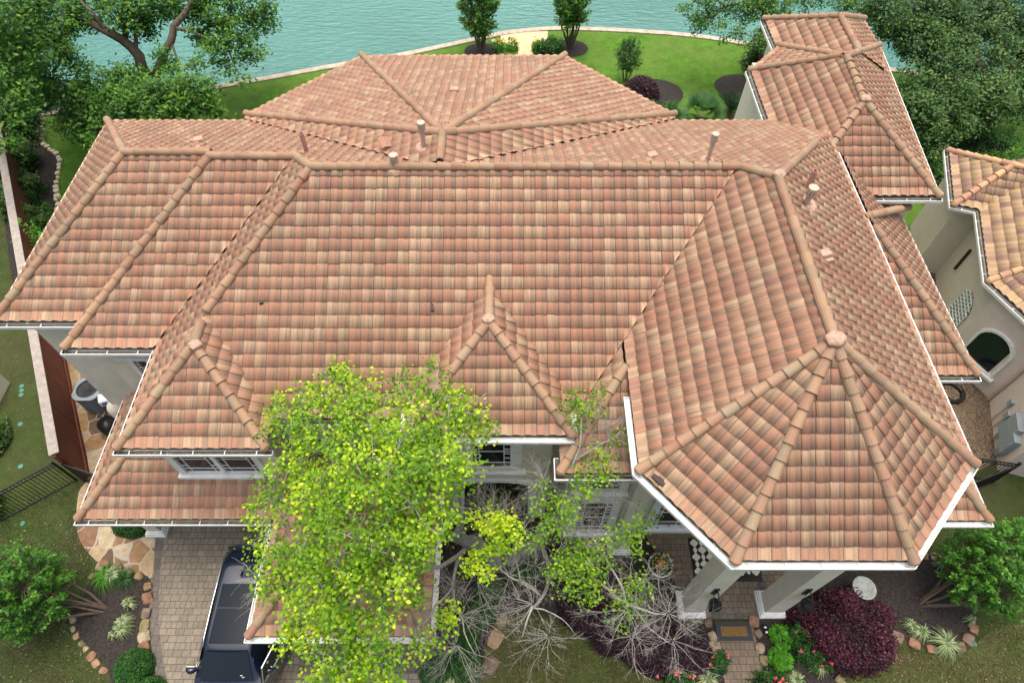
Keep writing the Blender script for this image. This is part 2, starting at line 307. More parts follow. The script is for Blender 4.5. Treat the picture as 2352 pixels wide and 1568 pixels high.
sheet('planting_bed',smooth_poly(px((1735,1420),(1810,1398),(1905,1330),(1950,1235),(2110,1262),(2180,1320),(2232,1400),(2238,1440),(2218,1475),(2183,1494),(2100,1482),(2060,1462),(1990,1530),(1925,1540),(1910,1640),(1765,1640),(1738,1480))),Z3,M['mulch'])
sheet('side_mulch',smooth_poly(px((60,235),(102,250),(98,330),(128,352),(142,372),(132,430),(128,560),(120,700),(40,700),(10,400))),Z1,M['mulch'])
sheet('alley_gravel',px((2110,560),(2300,560),(2330,760),(2300,1050),(2250,1080),(2150,1080),(2140,850)),Z2,M['gravel'])
sheet('porch_floor',px((1480,1228),(1600,1419),(1748,1419),(1806,1396),(1900,1330),(1950,1240),(1800,1150),(1480,1150)),Z4+.004,M['paver_porch'])
sheet('porch_border',px((1597,1407),(1600,1421),(1748,1421),(1755,1326),(1738,1326),(1734,1407)),Z4+.008,M['border'])
sheet('walkway',px((1640,1428),(1728,1428),(1760,1590),(1668,1590)),Z4,M['paver_porch'])
sheet('back_path',px((1150,79),(1150,97),(1165,102),(1190,110),(1190,150),(1221,150),(1225,98),(1257,95),(1258,73),(1200,75)),Z2,M['paver_back'])
for c,r in (((1105,118),.9),((1308,112),1.0),((1750,150),1.0),((1700,200),1.3),((1500,215),1.5)):
    x,y,_=at(*c); sheet('mulch_ring',[(x+r*math.cos(a/12*math.pi)*1.1,y+r*math.sin(a/12*math.pi)*.9) for a in range(24)],Z1,M['mulch'])

# ------------------------------------------------------------------ roofs
TW,TL=.305,.343
PROF=[(0,.0),(.05,.020),(.15,.033),(.31,.038),(.48,.033),(.60,.019),(.68,.003),(.82,-.004),(1.0,.0)]
PT=np.array([p[0] for p in PROF]); PHh=np.array([p[1] for p in PROF])
def clip2(poly,h):
    a,b,c=h; out=[]
    for i in range(len(poly)):
        p,q=poly[i],poly[(i+1)%len(poly)]; dp=a*p[0]+b*p[1]+c; dq=a*q[0]+b*q[1]+c
        if dp>=0: out.append(p)
        if dp*dq<0: t=dp/(dp-dq); out.append((p[0]+(q[0]-p[0])*t,p[1]+(q[1]-p[1])*t))
    return out
def plane(p,q,e,s):
    "roof plane rising to the left of the eave p->q (counter-clockwise plan): z=Ax+By+C"
    dx,dy=q[0]-p[0],q[1]-p[1]; L=math.hypot(dx,dy); nx,ny=-dy/L,dx/L
    return (s*nx,s*ny,e-s*(nx*p[0]+ny*p[1]))
def sub(a,b): return tuple(x-y for x,y in zip(a,b))
def ev(h,p): return h[0]*p[0]+h[1]*p[1]+h[2]
def tile_facet(pl,halves,poly,start,mat_par,out):
    A,B,C=pl; s=math.hypot(A,B); n=(A/s,B/s); a=(n[1],-n[0]); k=math.sqrt(1+s*s)
    # local: a across, plan distance d along n ; slope length = d*k
    xs=[p[0]*a[0]+p[1]*a[1] for p in poly]; ds=[p[0]*n[0]+p[1]*n[1] for p in poly]
    d0=start if start is not None else min(ds)
    i0,i1=math.floor(min(xs)/TW)-1,math.ceil(max(xs)/TW)+1; nr=math.ceil((max(ds)-d0)*k/TL)+1
    if nr<=0: return
    I,J=np.meshgrid(np.arange(i0,i1),np.arange(0,nr)); I=I.ravel(); J=J.ravel(); nt=len(I); ph=start*7.31%1*TW*0 if start else 0
    jz=rng.normal(0,.0025,nt); jl=rng.normal(0,.005,nt); rot=rng.normal(0,.006,nt); rn=rng.random(nt)
    U=(I[:,None]+PT[None,:]*.986+.007)*TW; m=len(PT)
    rows=[]
    for (lv,hz) in ((0,.012),(0,.028),(TL+.03,.001)):
        L=(J*TL)[:,None]+lv+(jl[:,None] if lv==0 else 0)+(rot[:,None]*(PT-.5)*TW*4 if lv==0 else 0)
        H=PHh[None,:]+hz+jz[:,None]
        d=d0+L/k; x=U*a[0]+d*n[0]; y=U*a[1]+d*n[1]; zc=A*x+B*y+C
        x=x-H*A/k; y=y-H*B/k; z=zc+H/k
        rows.append(np.stack([x,y,z],-1))
    V=np.stack(rows,1) # nt,3,m,3
    loc=np.zeros((nt,3,m,3)); loc[...,0]=(I[:,None,None]+PT[None,None,:]); loc[...,1]=J[:,None,None]+np.array([0.,.0,.999])[None,:,None]; loc[...,2]=rn[:,None,None]
    base=(np.arange(nt)*3*m)[:,None]; q=[]
    for r in (0,1):
        for c in range(m-1): q.append([r*m+c,r*m+c+1,(r+1)*m+c+1,(r+1)*m+c])
    q=np.array(q); Fq=(base[:,:,None]+q[None]).reshape(-1,4)
    # cull tiles far outside
    cen=V[:,1,m//2,:2]; keep=np.ones(nt,bool)
    for h in halves:
        nn=math.hypot(h[0],h[1]); keep&=(cen[:,0]*h[0]+cen[:,1]*h[1]+h[2])/nn>-.5
    sel=np.nonzero(keep)[0]
    if len(sel)==0: return
    V=V[sel]; loc=loc[sel]; nt=len(sel); base=(np.arange(nt)*3*m)[:,None]; Fq=(base[:,:,None]+q[None]).reshape(-1,4)
    me=bpy.data.meshes.new('t'); VV=V.reshape(-1,3); me.vertices.add(len(VV)); me.vertices.foreach_set('co',VV.astype(np.float32).ravel())
    me.loops.add(len(Fq)*4); me.loops.foreach_set('vertex_index',Fq.astype(np.int32).ravel()); me.polygons.add(len(Fq)); me.polygons.foreach_set('loop_start',np.arange(0,len(Fq)*4,4,dtype=np.int32)); me.update(calc_edges=True)
    at_=me.attributes.new('loc','FLOAT_VECTOR','POINT'); at_.data.foreach_set('vector',loc.reshape(-1,3).astype(np.float32).ravel())
    bm=bmesh.new(); bm.from_mesh(me); bpy.data.meshes.remove(me)
    for h in halves:
        nn=math.hypot(h[0],h[1]); pt=(-h[0]*h[2]/nn**2,-h[1]*h[2]/nn**2,0)
        bmesh.ops.bisect_plane(bm,geom=bm.verts[:]+bm.edges[:]+bm.faces[:],plane_co=pt,plane_no=(h[0]/nn,h[1]/nn,0),clear_inner=True)
    me2=bpy.data.meshes.new('t2'); bm.to_mesh(me2); bm.free(); out.append(me2)
def join_meshes(name,ms,mat,parent):
    bm=bmesh.new()
    for m in ms: bm.from_mesh(m); bpy.data.meshes.remove(m)
    me=bpy.data.meshes.new(name); bm.to_mesh(me); bm.free(); return link(name,me,mat,parent)
def cap_run(mb,lo,hi,r=.125,L=.385,lift=.035,end=True):
    "barrel cap tiles from the low end to the high end, each lapping over the one below"
    lo,hi=Vector(lo),Vector(hi); d=hi-lo; n=max(1,round(d.length/L)); step=d.length/n; t=d.normalized(); side=t.cross(Vector((0,0,1))).normalized(); up=side.cross(t)
    K=9
    for i in range(n):
        rr=r*random.uniform(.97,1.04); a=lo+t*(i*step-.02); b=lo+t*((i+1)*step+.05); off=Vector((0,0,lift)); j=random.gauss(0,.004); mb.r=random.random(); V=[]; lc=[]
        for p,q,h,vv in ((a,rr-.03,.002,.0),(a,rr+.008,.012,.0),(b,rr*.84,-.020,.999)):
            for k in range(K):
                an=-.25+(math.pi+.5)*k/(K-1); V.append(p+off+side*(math.cos(an)*q+j)+up*(math.sin(an)*q+h)); lc.append((k/K,i+vv,mb.r))
        Fc=[(x*K+k,x*K+k+1,(x+1)*K+k+1,(x+1)*K+k) for x in (0,1) for k in range(K-1)]
        mb.add(V,Fc,lc)
    if end: # rounded closed starter
        mb.r=random.random(); rings=[]; lc=[]
        for s in range(5):
            ph=s/4*math.pi/2; q=(r+.006)*math.cos(ph)
            for k in range(K):
                an=-.3+(math.pi+.6)*k/(K-1); rings.append(lo+off-t*((r*.9)*math.sin(ph))+side*math.cos(an)*q+up*math.sin(an)*q); lc.append((k/K,0,mb.r))
        mb.add(rings,[(s*K+k,s*K+k+1,(s+1)*K+k+1,(s+1)*K+k) for s in range(4) for k in range(K-1)],lc)
def roof(house,pts,edges,caps={},inset=.1,clips={},mat='tile',nocap=(),capmat='cap',apex=None,label=None):
    """pts: plan (ccw). edges: per edge (z,slope) or None. caps: {(i,j):[halfplanes]} trims, nocap: pairs without caps, clips: {i:[halfplanes]}"""
    n=len(pts); pls=[None if e is None else plane(pts[i],pts[(i+1)%n],*e) for i,e in enumerate(edges)]
    ms=[]; deck=MB(); segs={}
    for i in range(n):
        if pls[i] is None: continue
        poly=list(pts); H=[]
        for j in range(n):
            if j!=i and pls[j] is not None: h=sub(pls[j],pls[i]); H.append(h); poly=clip2(poly,h)
        # outline limits
        for j in range(n):
            p,q=pts[j],pts[(j+1)%n]; dx,dy=q[0]-p[0],q[1]-p[1]; L=math.hypot(dx,dy); ins=inset if pls[j] is not None else 0
            h=(-dy/L,dx/L,(dy*p[0]-dx*p[1])/L-ins); H.append(h)
            poly=clip2(poly,h)
        for h in clips.get(i,[]): H.append(h); poly=clip2(poly,h)
        if len(poly)<3: continue
        A,B,C=pls[i]; s=math.hypot(A,B); nn=(A/s,B/s); p=pts[i]
        tile_facet(pls[i],H,poly,p[0]*nn[0]+p[1]*nn[1]+inset-.02,None,ms)
        k=len(poly); deck.add([(x,y,A*x+B*y+C-.03) for x,y in poly],[tuple(range(k))])
        for a in range(len(poly)):
            u,v=poly[a],poly[(a+1)%len(poly)]; mid=((u[0]+v[0])/2,(u[1]+v[1])/2)
            if math.hypot(u[0]-v[0],u[1]-v[1])<.25: continue
            for j in range(n):
                if j!=i and pls[j] is not None and abs(ev(pls[j],mid)-ev(pls[i],mid))<1e-4 and abs(ev(sub(pls[j],pls[i]),u))<1e-3:
                    key=(min(i,j),max(i,j))
                    if key in segs or key in nocap: continue
                    segs[key]=(u,v,pls[i])
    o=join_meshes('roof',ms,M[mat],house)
    if label: o['label']=label
    dk=deck.build('roof_deck',M['deck'],o)
    cb=MB()
    for key,(u,v,pl) in segs.items():
        for h in caps.get(key,[]):
            du,dv=ev(h,u),ev(h,v)
            if du<0 and dv<0: u=None; break
            if du<0: t=du/(du-dv); u=(u[0]+(v[0]-u[0])*t,u[1]+(v[1]-u[1])*t)
            elif dv<0: t=dv/(dv-du); v=(v[0]+(u[0]-v[0])*t,v[1]+(u[1]-v[1])*t)
        if u is None: continue
        P,Q=(u[0],u[1],ev(pl,u)),(v[0],v[1],ev(pl,v))
        if P[2]>Q[2]: P,Q=Q,P
        ridge=abs(P[2]-Q[2])<.05
        if ridge and P[0]>Q[0]: P,Q=Q,P
        cap_run(cb,P,Q,end=True)
    if cb.v: cb.build('ridge_cap',M[capmat],o,smooth=False)
    return o,pls
def gutter(house,pts,z,wd=.12,debris=True,name='gutter',mat='white'):
    "pts run along the outer lip with the roof on the left hand side"
    g=MB(); dbr=MB()
    P=[Vector((x,y,0)) for x,y in pts]; nrm=[]
    for a,b in zip(P[:-1],P[1:]): t=(b-a).normalized(); nrm.append(Vector((-t.y,t.x,0)))
    def off(i,d):
        if i==0: return P[0]+nrm[0]*d
        if i==len(P)-1: return P[-1]+nrm[-1]*d
        m=(nrm[i-1]+nrm[i]); m/= max(.2,m.length_squared)/2 if False else 1; m=m.normalized(); return P[i]+m*(d/max(.3,m.dot(nrm[i])))
    prof=[(0,0),(0,-.10),(.03,-.13),(wd,-.13),(wd,.02),(wd+.02,.02)] ; inner=[(.016,0),(.018,-.095),(wd-.004,-.12)]
    V=[]; 
    for i in range(len(P)):
        for d,h in [(.022,.004),(-.004,.004),(0,-.11),(.03,-.14),(wd+.02,-.16),(wd+.02,.0)]: q=off(i,d); V.append((q.x,q.y,z+h))
    k=6; g.add(V,[(i*k+j,(i+1)*k+j,(i+1)*k+j+1,i*k+j+1) for i in range(len(P)-1) for j in range(k-1)])
    V=[]
    for i in range(len(P)):
        for d,h in [(.022,.004),(.02,-.07),(wd+.02,-.07)]: q=off(i,d); V.append((q.x,q.y,z+h))
    dbr.add(V,[(i*3+j,i*3+j+1,(i+1)*3+j+1,(i+1)*3+j) for i in range(len(P)-1) for j in range(2)])
    for i in range(len(P)-1):
        a,b=P[i],P[i+1]; L=(b-a).length; m=int(L/.75); t=(b-a)/L
        for s in range(m): c=a+t*((s+.5)*L/max(1,m))+nrm[i]*(wd/2+.01); g.box((c.x,c.y,z-.004),(.022,wd+.02,.012),math.atan2(t.y,t.x))
    for i in (0,len(P)-1):   # end caps
        nd=nrm[0] if i==0 else nrm[-1]; c=P[i]+nd*(wd/2+.01); t=(P[1]-P[0]) if i==0 else (P[-1]-P[-2]); g.box((c.x,c.y,z-.07),(.012,wd+.02,.14),math.atan2(t.y,t.x))
    o=g.build(name,M[mat],house); dbr.build('leaf_debris',M['debris'] if debris else M['white'],o); return o

house=empty('house',(0,13,0),'large pale stucco house under broad salmon and buff barrel tile roofs, filling the picture','house')
N_=(20.3,6.6,.5)                      # the long north slope shared by several wings
# plan blocks.  edges follow the points counter-clockwise: S, E, N, W
NP=plane((10,20.3),(-10,20.3),6.6,.5); F2W=plane((-12.46,20),(-12.46,10),6.6,.7); AW=plane((-9.95,20),(-9.95,7),6.6,.71); AS=plane((-9.95,7.82),(7,7.82),6.6,.53); PWp=plane((2.82,20),(2.82,6),7.5,.7)
def lift(h,d=.035): return (h[0],h[1],h[2]-d)
F2S=plane((-12.46,10.01),(-5,10.01),6.6,.53)
# left outer wing
roof(house,[(-14.86,10.94),(-7.5,10.94),(-7.5,20.3),(-14.86,20.3)],[(6.6,.53),None,(6.6,.5),(6.6,.7)],clips={2:[sub(NP,F2W)]},caps={(0,2):[(-1,0,-8.9)]})
# left inner wing
roof(house,[(-12.46,10.01),(-5,10.01),(-5,20.3),(-12.46,20.3)],[(6.6,.53),None,(6.6,.5),(6.6,.7)],clips={0:[lift(sub(F2S,AW))],2:[sub(NP,AW)]},caps={(0,2):[(-1,0,-6.25)]},nocap=[(2,3)])
# main block
roof(house,[(-9.95,7.82),(7,7.82),(7,20.3),(-9.95,20.3)],[(6.6,.53),None,(6.6,.5),(6.6,.71)],clips={0:[lift(sub(AS,PWp))],2:[sub(NP,PWp)]},caps={(0,2):[(-1,0,6.05)],(0,3):[(1,0,8.0)],(2,3):[(0,-1,15.1)]})
# left front projection
roof(house,[(-9.95,6.98),(-6.05,6.98),(-6.05,12.5),(-9.95,12.5)],[(6.6,.56),(6.6,.66),None,(6.6,.71)],clips={3:[sub(AW,AS)]},caps={(1,3):[(0,-1,10.0)]})
# centre dormer wing
roof(house,[(-2.78,7.22),(1.6,7.22),(1.6,12),(-2.78,12)],[(6.83,.565),(6.83,.67),None,(6.83,.67)],caps={(1,3):[(0,-1,11.2)]})
# low link right of the dormer
roof(house,[(1.106,6.45),(3.4,6.45),(3.4,11),(1.106,11)],[(6.3,.504),None,None,(6.3,.7)],clips={3:[(-1,0,2.86)]},caps={(0,3):[(-1,0,2.9)]})
# back octagon
ap=(-1.94,15.13,9.95); hp=[(-9.9,13.98),(6.1,13.98),(6.1,20.65),(2.17,24.5),(-6.1,24.5),(-9.9,20.65)]
def sl(p,q,ap,e): L=math.hypot(q[0]-p[0],q[1]-p[1]); d=((q[0]-p[0])*(ap[1]-p[1])-(q[1]-p[1])*(ap[0]-p[0]))/L; return (e,(ap[2]-e)/d)
roof(house,hp,[None]+[sl(hp[i],hp[(i+1)%6],ap,6.6) for i in range(1,6)],caps={(1,5):[(0,1,-14.0)]},clips={1:[lift(sub(plane(hp[1],hp[2],*sl(hp[1],hp[2],ap,6.6)),NP),.04)],5:[lift(sub(plane(hp[5],hp[0],*sl(hp[5],hp[0],ap,6.6)),NP),.04)]})
# rotunda wing
pa=(6.785,7.82,10.275); pp=[(4.66,3.95),(8.53,3.95),(10.78,6.22),(10.78,20.3),(2.82,20.3),(2.82,6.06)]
roof(house,pp,[sl(pp[0],pp[1],pa,7.5),sl(pp[1],pp[2],pa,7.5),(7.5,.698),(6.6,.5),(7.5,.7),sl(pp[5],pp[0],pa,7.5)],caps={(2,3):[(-1,0,9.35)],(3,4):[(1,0,-6.0)]})
# right rear wing and its tail
ja=(11.72,21.56,8.35); jp=[(9.25,16.09),(14.19,16.09),(15.1,25.2),(10.85,25.2),(9.25,23.4)]
roof(house,jp,[(6.6,.625),sl(jp[1],jp[2],(11.72,18.9,8.35),6.6)]+[sl(jp[i],jp[(i+1)%5],ja,6.6) for i in (2,3)]+[(6.6,.71)])
roof(house,[(10.65,22.6),(14.2,22.6),(15.1,24.9),(15.1,27.2),(10.65,27.2)],[None,None,(6.6,.585),(6.6,.6),(6.6,.585)])
# side bay and low corner roofs
roof(house,[(10.92,10.0),(13.78,10.0),(13.78,18),(10.92,18)],[(5.2,.547),(5.2,.775),None,None])
cbx=MB(); cap_run(cbx,at(2084,478,5.9),at(1984,500,7.5)); o_=cbx.build('ridge_cap',M['cap'],house)
roof(house,[(9.5,6.2),(13.5,6.2),(13.5,10.2),(9.5,10.2)],[(3.6,.53),(3.6,.7),None,None])
roof(house,[(-12.5,6.35),(-5.6,6.35),(-5.6,10.5),(-12.5,10.5)],[(3.3,.53),None,None,(3.3,.7)])
roof(house,[(-6.9,3.25),(-2.03,3.25),(-2.03,8.0),(-6.9,8.0)],[(3.3,.55),(3.3,.7),None,(3.3,.7)])
# mortar caps where the hips meet
def lump(c,r):
    mo=MB()
    bm=bmesh.new(); bmesh.ops.create_icosphere(bm,subdivisions=3,radius=1)
    for v in bm.verts:
        q=v.co; k=1+.16*math.sin(q.x*7+c[0])*math.cos(q.y*6+c[1]*3)+random.gauss(0,.035); v.co=Vector((c[0]+q.x*r*k*1.05,c[1]+q.y*r*k*.9,c[2]+q.z*r*.55*k))
    mo.add([v.co for v in bm.verts],[[v.index for v in f.verts] for f in bm.faces]); bm.free(); mo.build('mortar_patch',M['mortar'],house,smooth=True)
for c,r in (((-8.0,9.3,8.02),.17),((-.59,9.84,8.40),.16),((6.785,7.82,10.38),.22),((6.8,12.96,10.38),.16),((11.72,18.9,8.47),.18)): lump(c,r)

# gutters (outer lip lines, roof on the left of the direction of travel)
G=lambda pts,z,**k: gutter(house,pts,z,**k)
G([(-14.9,19.5),(-14.9,10.9),(-12.0,10.9)],6.58); G([(-12.5,10.8),(-12.5,9.97),(-9.95,9.97)],6.58)
G([(-9.99,10.5),(-9.99,6.94),(-6.0,6.94)],6.58); G([(-6.05,7.78),(-2.8,7.78)],6.58); G([(-2.82,8),(-2.82,7.18),(1.64,7.18),(1.64,8.0)],6.81,debris=False)
G([(1.06,7.0),(1.06,6.41),(3.1,6.41)],6.28); G([(2.78,8.1),(2.78,6.04),(4.64,3.91),(8.55,3.91),(10.82,6.2),(10.82,17.4)],7.48,debris=False)
G([(9.21,23.4),(9.21,18.6)],6.58); G([(11.9,16.05),(14.23,16.05),(15.12,24.9)],6.58); G([(10.61,27.1),(10.61,24.5)],6.58)
G([(11.6,9.96),(13.82,9.96),(13.82,17.5)],5.18); G([(10.6,6.16),(13.54,6.16),(13.54,10.0)],3.58,debris=False); G([(-12.54,10.4),(-12.54,6.31),(-6.95,6.31)],3.28); G([(-6.94,6.2),(-6.94,3.21),(-1.99,3.21),(-1.99,7.6)],3.28,debris=False)

# ------------------------------------------------------------------ walls and openings
def wall(x0,x1,y0,y1,z1,z0=0,mat='stucco',par=None):
    m=MB(); m.b2(x0,x1,y0,y1,z0,z1); return m.build('wall',M[mat],par or house)
wall(-9.55,-2.31,8.45,11,6.45); wall(1.11,3.3,8.45,11,6.45); wall(-9.55,3.3,11.01,19.6,6.45); wall(-9.6,-6.5,7.6,8.46,6.45); wall(-14.4,-9.56,11.5,19.5,6.45); wall(-12.05,-9.57,10.55,11.51,6.45)
wall(3.31,10.3,7.15,17.9,7.35); wall(1.55,3.3,7.0,8.44,6.15); wall(9.7,13.75,16.6,24.2,6.45); wall(11.1,14.6,24.21,26.7,6.45)
wall(10.31,13.3,10.5,16.59,5.05); wall(10.31,13.0,6.8,10.49,3.45); wall(-6.45,-2.45,3.8,8.44,3.15)
hm=MB(); hm.prism([(-9.3,19.7),(5.5,19.7),(5.5,20.4),(1.9,23.9),(-5.8,23.9),(-9.3,20.4)],0,6.45); hm.build('wall',M['stucco'],house)
# dormer wing with an arched opening at the ground floor
m=MB()
cx=-.6; hw=1.12; outer=[]; 
def arch(cx,hw,spring,rise,n=14): return [(cx+hw*math.cos(math.pi*k/n),spring+rise*math.sin(math.pi*k/n)) for k in range(n+1)]
ar=arch(cx,hw,2.72,.26)
V=[];Fc=[]
for y in (7.8,8.15):
    V+=[(-2.3,y,0),(-2.3,y,6.65),(1.1,y,6.65),(1.1,y,0),(cx+hw,y,0)]+[(x,y,z) for x,z in ar]+[(cx-hw,y,0)]
n=len(V)//2; m.add(V,[tuple(range(n)),tuple(range(n,2*n))[::-1]]+[(i,(i+1)%n,(i+1)%n+n,i+n) for i in range(n)]); m.build('wall',M['stucco'],house)
m=MB(); m.b2(1.0,1.1,8.16,11,0,6.65); m.b2(-2.3,-2.2,8.16,11,0,6.65); m.b2(-2.19,.99,8.16,10.99,3.2,6.6); m.build('wall',M['stucco'],house)
m=MB(); o1=arch(cx,hw+.22,2.72,.42); o0=arch(cx,hw,2.72,.26); V=[(x,7.72,z) for x,z in [(cx+hw+.22,0)]+o1+[(cx-hw-.22,0)]]+[(x,7.72,z) for x,z in [(cx+hw,0)]+o0+[(cx-hw,0)]]
n=len(V)//2; V+=[(x,7.8,z) for x,_,z in V]; Fc=[(i,i+n,i+n+1,i+1) for i in range(n-1)]+[(i,i+1,i+1+2*n,i+2*n) for i in range(n-1)]+[(i+n,i+3*n,i+3*n+1,i+n+1) for i in range(n-1)]
m.add(V,Fc); m.build('arch_trim',M['white'],house)
def window(xc,y,z0,wd,h,trim=.22,cols=2,rows=5,par=None,sill=True,arched=0,name='window',lights=1,sidebars=True):
    "window in a south wall plane y, trim proud of the wall"
    f=MB()
    x0,x1=xc-wd/2,xc+wd/2
    top=[(x1,z0+h)]+([(xc+wd/2*math.cos(math.pi*k/10),z0+h+arched*math.sin(math.pi*k/10)) for k in range(11)] if arched else [])+[(x0,z0+h)]
    inn=[(x0,z0),(x1,z0)]+top
    out=[(xc+(x-xc)*(wd/2+trim)/(wd/2),z0-trim*.6 if z<=z0+.001 else z+trim) for x,z in inn]
    n=len(inn); V=[(x,y-.09,z) for x,z in out]+[(x,y-.09,z) for x,z in inn]+[(x,y,z) for x,z in out]+[(x,y-.0,z) for x,z in inn]
    Fc=[]
    for i in range(n): j=(i+1)%n; Fc+=[(i,j,j+n,i+n),(i,i+2*n,j+2*n,j),(i+n,j+n,j+3*n,i+3*n)]
    f.add(V,Fc)
    for k in range(1,lights): xx=x0+wd*k/lights; f.b2(xx-.06,xx+.06,y-.08,y-.01,z0,z0+h)
    fr=f.build('window',M['white'],par or house)
    g=MB(); g.add([(x,y-.012,z) for x,z in inn],[tuple(range(n))]); g.build('pane',M['glass'],fr)
    b=MB(); lw=wd/lights
    for k in range(lights):
        a=x0+lw*k+.06*(k>0); c=x0+lw*(k+1)-.06*(k<lights-1); w_=c-a
        if sidebars:
            for fx in (.17,.83): b.b2(a+w_*fx-.012,a+w_*fx+.012,y-.035,y-.015,z0,z0+h)
            for r in range(1,rows+1):
                zz=z0+h*r/(rows+1)
                b.b2(a,a+w_*.17,y-.036,y-.016,zz-.012,zz+.012); b.b2(a+w_*.83,c,y-.036,y-.016,zz-.012,zz+.012)
            for fz in (.14,.5,.86): b.b2(a,c,y-.037,y-.017,z0+h*fz-.012,z0+h*fz+.012)
    b.build('muntin',M['white'],fr)
    if sill: s=MB(); s.b2(x0-trim-.12,x1+trim+.12,y-.18,y-.001,z0-trim*.6-.14,z0-trim*.6-.001); s.build('sill',M['white'],fr,bevel=.02)
    return fr
window(-8.2,7.6,4.16,2.15,1.65,.17,lights=2,rows=3); window(-.57,7.8,4.05,1.05,2.0,.32,rows=6); window(2.48,7.0,4.35,.95,1.5,.25,rows=4); window(2.48,7.0,.95,.95,2.3,.25,arched=.18,rows=8); window(4.95,7.15,.95,.95,2.3,.25,arched=.18,rows=8)
# small window with a hood in the left wing's south wall
f=window(-11.0,10.55,4.55,.42,1.0,.14,rows=2,sill=False); s=MB(); s.b2(-11.5,-10.5,10.3,10.55,5.72,5.85); s.build('hood',M['white'],f,bevel=.03)
# rotunda columns
def column(x0,x1,y0,y1,zt,lamp=False):
    c=MB(); c.b2(x0,x1,y0,y1,.3,zt); o=c.build('column',M['stucco'],house)
    b=MB()
    for e,a,z in ((.13,0,.16),(.10,.16,.24),(.06,.24,.3)): b.b2(x0-e,x1+e,y0-e,y1+e,a,z)
    b.build('plinth',M['white'],o,bevel=.012); k=MB(); k.b2(x0-.05,x1+.05,y0-.05,y1+.05,zt-.28,zt-.2); k.b2(x0-.1,x1+.1,y0-.1,y1+.1,zt-.08,zt-.001); k.build('capital',M['white'],o); return o
for x in (5.31,7.8): column(x,x+.57,4.6,5.17,6.95)
column(3.25,3.75,6.55,7.1,6.95); column(9.75,10.3,6.5,7.1,6.95); column(-12.05,-11.62,7.14,7.65,2.95)
b=MB(); b.b2(3.2,3.8,6.3,7.1,6.96,7.4)
bp=[(3.3,6.5),(5.2,4.55),(8.4,4.55),(10.3,6.5)]
for (a,c),(d,e) in zip(bp[:-1],bp[1:]): b.box(((a+d)/2,(c+e)/2+.3,7.17),(math.hypot(d-a,e-c)+.1,.55,.40),math.atan2(e-c,d-a))
b.build('porch_beam',M['stucco'],house)
sf=MB(); sf.prism([(3.0,6.2),(4.75,4.15),(8.45,4.15),(10.6,6.3),(10.6,7.14),(3.0,7.14)],7.38,7.4); sf.build('porch_ceiling',M['white'],house)
# roof penetrations
def vent(base,r,h,kind):
    m=MB(); x,y,z=base
    if kind=='cap':
        m.lathe((x,y,z-.1),[(r*1.6,0),(r*1.5,.12),(r*.62,.14),(r*.62,h)],16); o=m.build('vent_pipe',M['vent'],house)
        c=MB(); c.lathe((x,y,z-.1+h),[(r,0),(r,.03),(r,.03)],16)
        for k in range(10): a=k*2*math.pi/10; c.box((x+r*.93*math.cos(a),y+r*.93*math.sin(a),z-.1+h+.1),(.05,.015,.2),a+math.pi/2)
        c.lathe((x,y,z-.1+h+.19),[(r*1.02,0),(r*1.02,.05),(0.001,.06)],16); c.build('vent_cap',M['vent'],o,smooth=False)
    else:
        m.lathe((x,y,z-.1),[(r*2.2,0),(r*1.4,.18),(r*1.05,.2),(r*1.05,h),(r*.8,h),(r*.8,h-.1)],14); o=m.build('vent_pipe',M['pipe'],house)
    fl=MB(); fl.box((x,y-.1,z-.0),(r*4.2,r*5,.02)); 
    lumpy=MB(); lumpy.lathe((x,y,z-.06),[(r*2.6,0),(r*2.2,.08),(r*.9,.12)],12); lumpy.build('flashing',M['mortar'],o)
def onp(px_,py_,pl):
    u=(px_-PW/2)/F_PX; v=(PH/2-py_)/F_PX; d=Vector((u,math.sin(TH)+v*math.cos(TH),-math.cos(TH)+v*math.sin(TH)))
    t=(pl[0]*0+pl[2]-HC)/(d.z-pl[0]*d.x-pl[1]*d.y); return (d.x*t,d.y*t,HC+d.z*t)
PEp=plane((10.78,6.2),(10.78,20),7.5,.698); HW=plane(hp[5],hp[0],*sl(hp[5],hp[0],ap,6.6))
vent(onp(706,352,NP),.065,.8,'pipe'); vent(onp(908,384,NP),.11,.28,'cap'); vent(onp(974,338,HW),.105,.68,'cap'); vent(onp(1625,370,NP),.095,.78,'cap'); vent(onp(1852,436,PEp),.07,.75,'pipe'); vent(onp(1850,470,PEp),.125,.45,'cap')
def boxvent(p,rz=0):
    m=MB(); x,y,z=p; m.box((x,y,z+.09),(.34,.26,.12),rz,top=.8); m.box((x,y-.16,z+.03),(.4,.12,.04),rz); m.build('roof_vent',M['mortar'],house,bevel=.02)
for a in ((458,326,NP),(1497,362,NP),(1892,588,PEp)): boxvent(onp(*a),.3)
boxvent(onp(1044,211,plane(hp[3],hp[4],*sl(hp[3],hp[4],ap,6.6))))

